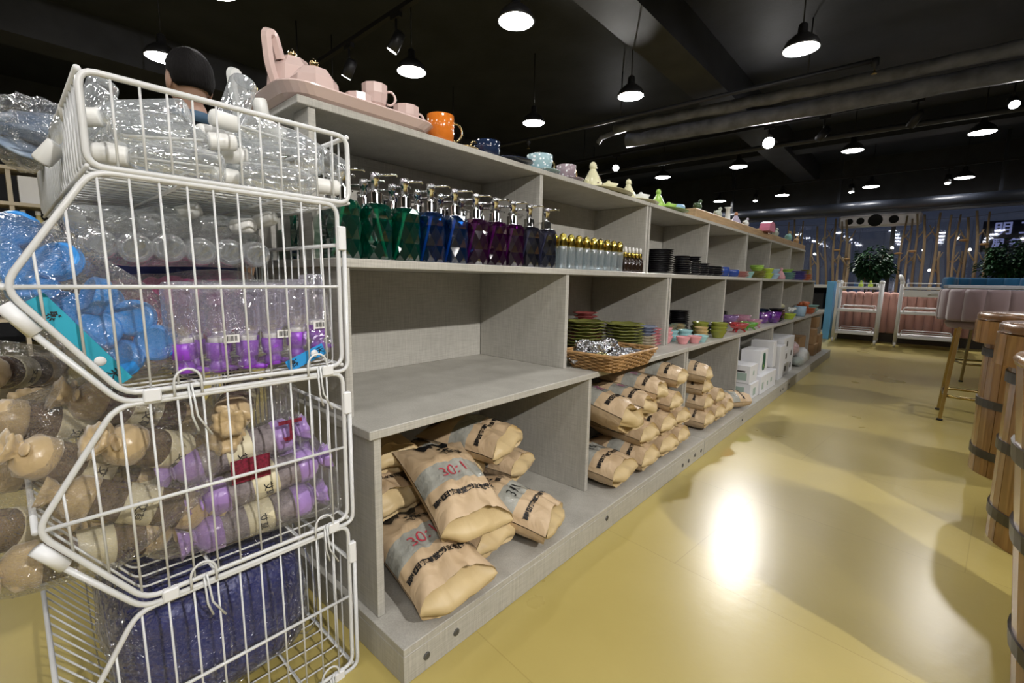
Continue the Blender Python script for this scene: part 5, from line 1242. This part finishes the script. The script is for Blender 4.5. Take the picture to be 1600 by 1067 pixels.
hull('clear crinkled bag around the pink lids', [(-1.05, .16, .74), (-1.14, .33, .75), (-1.05, .33, .82), (-1.12, .16, .83)], .045, 5)
CBB = CBT[1]
for i in range(6):
    o = CBB.put((-1.03+.0*i, .115+i*.046, .895), (math.radians(-8), math.radians(-90+rnd.uniform(-6, 6)), 0), 'clear bottle lying with its base forward in the second basket, %s from the left' % ORD[i]); o['group'] = 'clear bottles bagged in the second basket'
for i in range(5):
    o = CBB.put((-1.06, .135+i*.048, .940), (math.radians(-90+rnd.uniform(-25, 25)), math.radians(rnd.uniform(-25, 25)), rnd.uniform(-1, 1)), 'clear bottle with white cap just under the top basket, %s from the left' % ORD[i]); o['group'] = 'clear bottles bagged in the second basket'
hull('clear crinkled bag around the lying bottles under the top basket', [(-1.0, .11, .89), (-1.0, .34, .89), (-1.12, .11, .93), (-1.12, .34, .93)], .04, 6)
blob_bag('dark_bundle', 'dark navy bundle at the back of the second basket', 'bundle', (-1.38, .25, .82), (.22, .15, .135), 3, 'navy_film', .15)
# purple pump bottles, caps down
mat('pump_purple', (.28, .06, .55), .35); mat('label_paper', (.72, .71, .70), .5); mat('bead_brown', (.20, .10, .07), .5)
film('lavender_plastic', (.93, .92, .98), .07, (.75, .73, .86), .14, .05, .15, 24, .35)
t = thing('pump_bottle', '', 'bottle', group='purple pump bottles packed cap down')
obj('bottle', MB().lathe([(.013, .052), (.014, .058), (.0225, .072), (.0235, .080), (.0235, .142), (.019, .149), (0, .150)], 16), 'lavender_plastic', t)
obj('neck_ring', MB().lathe([(.0145, .050), (.0150, .052), (.0150, .060), (.013, .061)], 14), 'cap_frost', t)
cp = obj('pump_cap', MB().lathe([(.008, .0), (.014, .002), (.0145, .012), (.0115, .016), (.0115, .022), (.0175, .025), (.0180, .050), (.016, .051)], 14), 'pump_purple', t)
obj('nozzle', MB().tube([(0, 0, .006), (.018, .006, .005), (.030, .010, .003)], [.006, .005, .004], 8), 'pump_purple', cp)
PU = Proto(t)
for i, (y, z) in enumerate(((.190, .688), (.236, .684), (.281, .684), (.325, .686), (.368, .694), (.411, .704))):
    PU.put((-.885, y, z), (rnd.uniform(-.06, .06), rnd.uniform(-.06, .06), 1.2+rnd.uniform(-.5, .5)), 'Clear bottle with purple pump, packed cap down, %s from the left' % ORD[i])
for i, y in enumerate((.215, .258, .303, .346, .39)):
    PU.put((-.938, y, .686), (0, 0, 1.5+i), 'Clear bottle with purple pump in the row behind, %s from the left' % ORD[i])
hull('clear crinkled bag around the purple pump bottles', [(-.885, .185, .70), (-.885, .42, .715), (-.945, .185, .70), (-.945, .42, .70), (-.885, .185, .815), (-.885, .415, .82), (-.945, .19, .82), (-.945, .415, .82)], .022, 8, .07)
for i, (y, z) in enumerate(((.252, .742), (.338, .744), (.405, .756))):
    t = thing('barcode_label', '%s white barcode sticker from the left among the purple bottles' % ORD[i].capitalize(), 'sticker', (-.8615, y, z), (0, 0, 0), 'barcode stickers')
    obj('paper', MB().box(-.0006, 0, -.012, .012, -.007, .007), 'label_paper', t)
    bb = MB()
    for q in range(9): bb.box(0, .0004, -.009+q*.002, -.009+q*.002+(.0012 if q % 3 else .0006), -.004, .005)
    o = obj('bars', bb, 'print_black', t); o['kind'] = 'stuff'
mat('card_blue', (.03, .28, .62), .4); mat('card_teal', (.03, .33, .45), .35, var=.15, vscale=12)
def card(label, c, sx, sy, rx, m_='card_blue', marks=True):
    t = thing('header_card', label, 'card', c, (rx, 0, 0))
    obj('card', MB().box(-.001, .0, -sx/2, sx/2, -sy/2, sy/2), m_, t)
    if marks:
        obj('emblem', MB().lathe([(0, 0), (.007, 0), (.007, .0008), (0, .0008)], 12, T(0, sx*.22, 0) @ RY(PI/2)), 'label_paper', t)
        for dy, tx in ((.38, '天'), (-.3, '然')):
            o = link('character', text_mesh(tx, .014, .0003), 'print_black', t); o.matrix_local = T(.001, sx*dy, 0) @ Matrix(((0, 0, 1, 0), (1, 0, 0, 0), (0, 1, 0, 0), (0, 0, 0, 1)))
    return t
card('blue printed header card at the right of the second basket', (-.852, .372, .697), .075, .022, math.radians(22))
card('teal printed card strip lying along the slanted front of the second basket', (-.862, .066, .752), .150, .026, math.radians(-57), 'card_teal')
# ------------------------------------------------------------------ third basket: satin-wrapped rolls in bags
mat('roll_brown', (.07, .045, .03), .75, col2=(.17, .115, .08), vscale=60, bump=.6, bscale=90); mat('roll_grey', (.15, .125, .13), .75, col2=(.28, .245, .25), vscale=70, bump=.6, bscale=90)
mat('satin_cream', (.50, .37, .20), .28, sheen=.4, bump=.5, bscale=30); mat('satin_lilac', (.32, .20, .47), .28, sheen=.4, bump=.5, bscale=30); mat('label_cream', (.62, .56, .38), .5)
mat('fluff_white', (.68, .66, .66), .9)
def roll(colour, body, satin):
    t = thing('satin_roll', '', 'roll', group='%s satin-wrapped rolls' % colour)
    obj('core', MB().lathe([(.028, -.085), (.031, -.08), (.031, .08), (.028, .085)], 18, RX(PI/2)), body, t)
    for s_ in (-1, 1):
        e_ = obj('satin_end', MB().lathe([(.0315, .060), (.0325, .064), (.0320, .086), (.020, .097), (.010, .102), (.020, .114), (.027, .124), (.016, .122), (0, .11)], 26, RX(-s_*PI/2), rad=lambda a, k: 1+(.14*math.sin(a*7+k) if k > 3 else .035*math.sin(a*9+k))), satin, t)
        obj('bow', MB().ball((.016, s_*.102, .012), (.016, .003, .009), 10, 6).ball((-.016, s_*.102, .012), (.016, .003, .009), 10, 6).ball((0, s_*.102, .013), (.005, .004, .005), 8, 6), satin, e_)
    obj('label', MB().lathe([(.0322, -.022), (.0324, -.02), (.0324, .02), (.0322, .022)], 18, RX(PI/2)), 'label_cream', t)
    lt = text_mesh('艾草', .016, .0003)
    for v in lt.vertices: a = v.co.x/.0327; v.co = Vector((math.cos(a-.0)*.0329, v.co.y, -math.sin(a)*.0329+.0))
    link('lettering', lt, 'print_black', t)
    return Proto(t)
RB = roll('cream', 'roll_brown', 'satin_cream'); RL = roll('lilac', 'roll_grey', 'satin_lilac')
lil = [(-.892, .315, .398, 4, 0), (-.900, .330, .462, 8, .3), (-.962, .30, .398, 2, .6), (-.965, .32, .462, 6, 1.), (-.93, .30, .522, 10, .4)]
for i, (x, y, z, ti, tw) in enumerate(lil):
    RL.put((x, y-.03, z), (math.radians(ti), tw, math.radians(rnd.uniform(-5, 5))), 'Grey roll with lilac satin ends, %s in the right-hand bag of the third basket' % ('front lowest', 'front upper', 'rear lowest', 'rear upper', 'topmost')[i])
hull('clear bag around the lilac satin rolls', [(-.885, .135, .40), (-.885, .425, .39), (-.97, .14, .40), (-.97, .42, .40), (-.90, .40, .49), (-.93, .22, .50), (-.93, .36, .55)], .034, 12, .10)
film('logo_dark', (1, 1, 1), .0)
t = thing('printed_mark', 'dark red printed mark on the bag of lilac rolls', 'mark', (-.872, .315, .535)); 
mat('ink_maroon', (.16, .01, .03), .5, var=.5, vscale=200)
o = link('lettering', text_mesh('丁', .045, .002), 'ink_maroon', t); o.matrix_local = T(0, .03, .02) @ Matrix(((0, 0, 1, 0), (1, 0, 0, 0), (0, 1, 0, 0), (0, 0, 0, 1))); 
obj('mark_patch', MB().box(-.001, 0, -.075, -.01, -.055, -.012), 'ink_maroon', t)
cre = [(-.93, .12, .47, -25, 0), (-.95, .17, .545, -30, .5), (-.93, .06, .42, -10, 1), (-.99, .07, .53, -35, .2), (-1.0, .14, .46, -15, 1.4), (-1.06, .06, .60, -20, .8), (-1.04, .15, .60, -28, .3), (-.985, -.01, .46, -38, .9), (-1.12, .05, .50, -12, .4)]
for i, (x, y, z, ti, tw) in enumerate(cre):
    RB.put((x, y, z), (math.radians(ti), tw, math.radians(rnd.uniform(-12, 12))), 'Brown roll with cream satin ends, %s in the bag spilling leftwards' % ('front middle', 'front upper', 'front lowest', 'left upper', 'rear middle', 'topmost left', 'topmost right', 'leftmost', 'rear left')[i])
hull('large clear bag of brown rolls spilling out of the third basket', [(-.93, -.05, .43), (-.90, .20, .52), (-.90, .10, .43), (-.93, .19, .60), (-1.1, -.06, .55), (-1.1, .18, .63), (-1.12, -.03, .45), (-1.0, -.08, .38), (-1.05, .0, .63)], .045, 14, .16)
for i, (x, y, z, ti) in enumerate(((-1.0, .315, .60, 5), (-1.02, .30, .54, -8))):
    RB.put((x, y-.02, z), (math.radians(ti), .4, 1.2), 'Brown roll with cream satin ends, %s in the small bag atop the third basket' % ('upper', 'lower')[i])
hull('small clear bag with cream satin at the top of the third basket', [(-.96, .26, .60), (-.96, .37, .60), (-1.06, .28, .56), (-1.06, .37, .60), (-.98, .31, .53)], .038, 15, .1)
# bags on the far left, beyond the basket fronts
far = [(-1.30, .0, .655, -10, .3), (-1.36, -.03, .60, 20, 1.), (-1.28, .05, .58, -20, .6), (-1.38, .03, .53, 5, .2)]
for i, (x, y, z, ti, tw) in enumerate(far): RB.put((x, y, z), (math.radians(ti), tw, 1.0), 'Brown roll with cream satin ends, %s from the top in the far left bag' % ORD[i])
hull('clear bag of brown rolls at the far left between two baskets', [(x, y-.0, z) for x, y, z, _, _ in far]+[(-1.3, .09, .62), (-1.3, -.09, .62)], .075, 17, .14)
fb = [(-1.30, .045, .80), (-1.36, .01, .85), (-1.25, .02, .86), (-1.32, .06, .90), (-1.26, .07, .76), (-1.4, .06, .80)]
for i, p in enumerate(fb): LB.put(p, (rnd.uniform(.2, 1.1), rnd.uniform(.5, 1.5), 0), 'Glossy blue jar lid, %s of the six in the farther bag at the far left' % ORD[i])
hull('clear bag around the farther blue lids at the far left', fb, .055, 18, .14)
# ------------------------------------------------------------------ lowest basket: dark blue bundle
mat('navy_cloth', (.014, .018, .11), .35, col2=(.05, .06, .22), vscale=14, bump=.8, bscale=30); film('navy_wrap', (.80, .82, .95), .05, (.5, .55, .75), .12, .08, 1.0, 30, .15)
def bundle(k): return lambda d: ((abs(d.x)**4+abs(d.y)**4+abs(d.z)**4)**(-.25))*.8*(1+.05*mnoise.noise(d*3)+.025*mnoise.noise(d*8))+k
t = thing('wrapped_bundle', 'dark blue bundle wrapped in clear film in the lowest basket', 'bundle', (-1.10, .235, .168))
obj('bundle', MB().ball((0, 0, 0), (.245, .205, .165), 36, 24, bundle(0)), 'navy_cloth', t)
obj('wrap', MB().ball((0, 0, 0), (.249, .209, .169), 36, 24, lambda d: bundle(0)(d)*(1.012+.014*mnoise.noise(d*9))), 'navy_wrap', t)
for k in range(5): obj('strap', MB().tube([(.25*math.cos(a)*.86, -.17+k*.08, .168*math.sin(a)*.95) for a in [2*PI*i/24 for i in range(24)]], .0015, 5, closed=True), 'navy_wrap', t)

# ================================================================== person behind the baskets
def person():
    pts = {'pel': (0, 0, .93), 'wa': (0, 0, 1.06), 'ch': (.0, 0, 1.30), 'nb': (-.01, 0, 1.475), 'nk': (.0, 0, 1.535), 'hd': (.015, 0, 1.60)}
    rad = {'pel': (.155, .115), 'wa': (.145, .105), 'ch': (.165, .115), 'nb': (.085, .075), 'nk': (.062, .062), 'hd': (.05, .05)}
    ed = [('pel', 'wa'), ('wa', 'ch'), ('ch', 'nb'), ('nb', 'nk'), ('nk', 'hd')]
    for s_, n in ((1, 'L'), (-1, 'R')):
        for k, p, r_ in (('hip', (0, s_*.09, .88), (.095, .095)), ('kn', (.015, s_*.10, .49), (.06, .06)), ('an', (-.01, s_*.10, .09), (.042, .042)), ('toe', (.13, s_*.11, .045), (.04, .035)),
                         ('sh', (0, s_*.185, 1.435), (.068, .068)), ('el', (-.03, s_*.235, 1.10), (.043, .043)), ('wr', (.06, s_*.225, .87), (.03, .03)), ('pa', (.085, s_*.22, .79), (.035, .022))):
            pts[k+n] = p; rad[k+n] = r_
        ed += [('pel', 'hip'+n), ('hip'+n, 'kn'+n), ('kn'+n, 'an'+n), ('an'+n, 'toe'+n), ('ch', 'sh'+n), ('sh'+n, 'el'+n), ('el'+n, 'wr'+n), ('wr'+n, 'pa'+n)]
        for q in range(4):
            a = 'f%d%s' % (q, n); b_ = 'g%d%s' % (q, n); dx = -.02+q*.013; ln = (.045, .055, .05, .04)[q]
            pts[a] = (.095+dx, s_*.215, .755); pts[b_] = (.10+dx, s_*.205, .755-ln); rad[a] = (.009, .009); rad[b_] = (.0075, .0075); ed += [('pa'+n, a), (a, b_)]
        a = 't0'+n; b_ = 't1'+n; pts[a] = (.12, s_*.205, .80); pts[b_] = (.135, s_*.20, .765); rad[a] = (.010, .010); rad[b_] = (.008, .008); ed += [('wr'+n, a), (a, b_)]
    keys = list(pts); me = bpy.data.meshes.new('body'); me.from_pydata([pts[k] for k in keys], [(keys.index(a), keys.index(b_)) for a, b_ in ed], [])
    o = bpy.data.objects.new('body', me); COL.objects.link(o)
    o.modifiers.new('skin', 'SKIN'); sm_ = o.modifiers.new('sub', 'SUBSURF'); sm_.levels = 2
    for i, k in enumerate(keys): me.skin_vertices[0].data[i].radius = rad[k]; me.skin_vertices[0].data[i].use_root = (k == 'pel')
    dg = bpy.context.evaluated_depsgraph_get(); dg.update()
    bm = bmesh.new(); bm.from_mesh(o.evaluated_get(dg).to_mesh()); bpy.data.objects.remove(o)
    # head as part of the same surface: skull, jaw, nose, ears
    hm = MB()
    def head(d):
        k = 1.0
        if d.x > 0: k += .05*max(0, -d.z)*d.x; k += .16*math.exp(-((d.y/.16)**2+((d.z+.12)/.16)**2))*(d.x > .5)
        if d.z < -.3: k -= .10*abs(d.y)+.02
        k -= .05*math.exp(-((abs(d.y)-.38)/.14)**2-((d.z-.06)/.13)**2)*(d.x > .4)
        return k
    hm.ball((.02, 0, 1.665), (.098, .076, .118), 28, 22, head)
    for s_ in (-1, 1): hm.ball((.008, s_*.078, 1.655), (.022, .010, .034), 10, 8)
    hm.ball((.112, 0, 1.607), (.008, .024, .008), 10, 6)
    for s_ in (-1, 1): hm.ball((.098, s_*.032, 1.672), (.012, .014, .008), 10, 6)
    bm2 = hm.mesh('head'); bm.from_mesh(bm2)
    me = bpy.data.meshes.new('body'); bm.to_mesh(me); bm.free()
    for c, k in ((mat('skin', (.42, .26, .19), .5, var=.06), 0), (mat('shirt', (.018, .022, .035), .8, var=.2), 1), (mat('trousers', (.025, .025, .03), .8), 2), (mat('shoe', (.015, .013, .012), .5), 3)): me.materials.append(c)
    for p in me.polygons:
        z = p.center.z; r_ = abs(p.center.y)
        p.use_smooth = True
        p.material_index = 3 if z < .10 else (2 if (z < .98 and r_ < .19) else (0 if z > 1.515 or z < .90 else 1))
    t = thing('person', 'person with short black hair and dark shirt standing behind the wire baskets, facing left', 'person')
    o = bpy.data.objects.new('body', me); COL.objects.link(o); o.parent = t
    hr = MB().ball((.005, 0, 1.69), (.108, .088, .112), 28, 20, lambda d: (1.0+.03*mnoise.noise(d*9)+.03*mnoise.noise(d*22)) if d.z > (.42 if d.x > .35 else max(-.62, .42-1.6*(.35-d.x))) else .72)
    obj('hair', hr, mat('hair_black', (.006, .005, .005), .7, spec=.2, bump=.4, bscale=120, stretch=(1, 1, .3)), t)
    mat('collar_blue', (.06, .12, .20), .7)
    obj('collar', MB().lathe([(.080, 1.490), (.086, 1.485), (.076, 1.530), (.068, 1.535)], 20, T(-.004, 0, 0)), 'collar_blue', t)
    t.location = (-2.43, .62, 0); t.rotation_euler = (0, 0, math.atan2(-.17, -.98))
    return t
person()
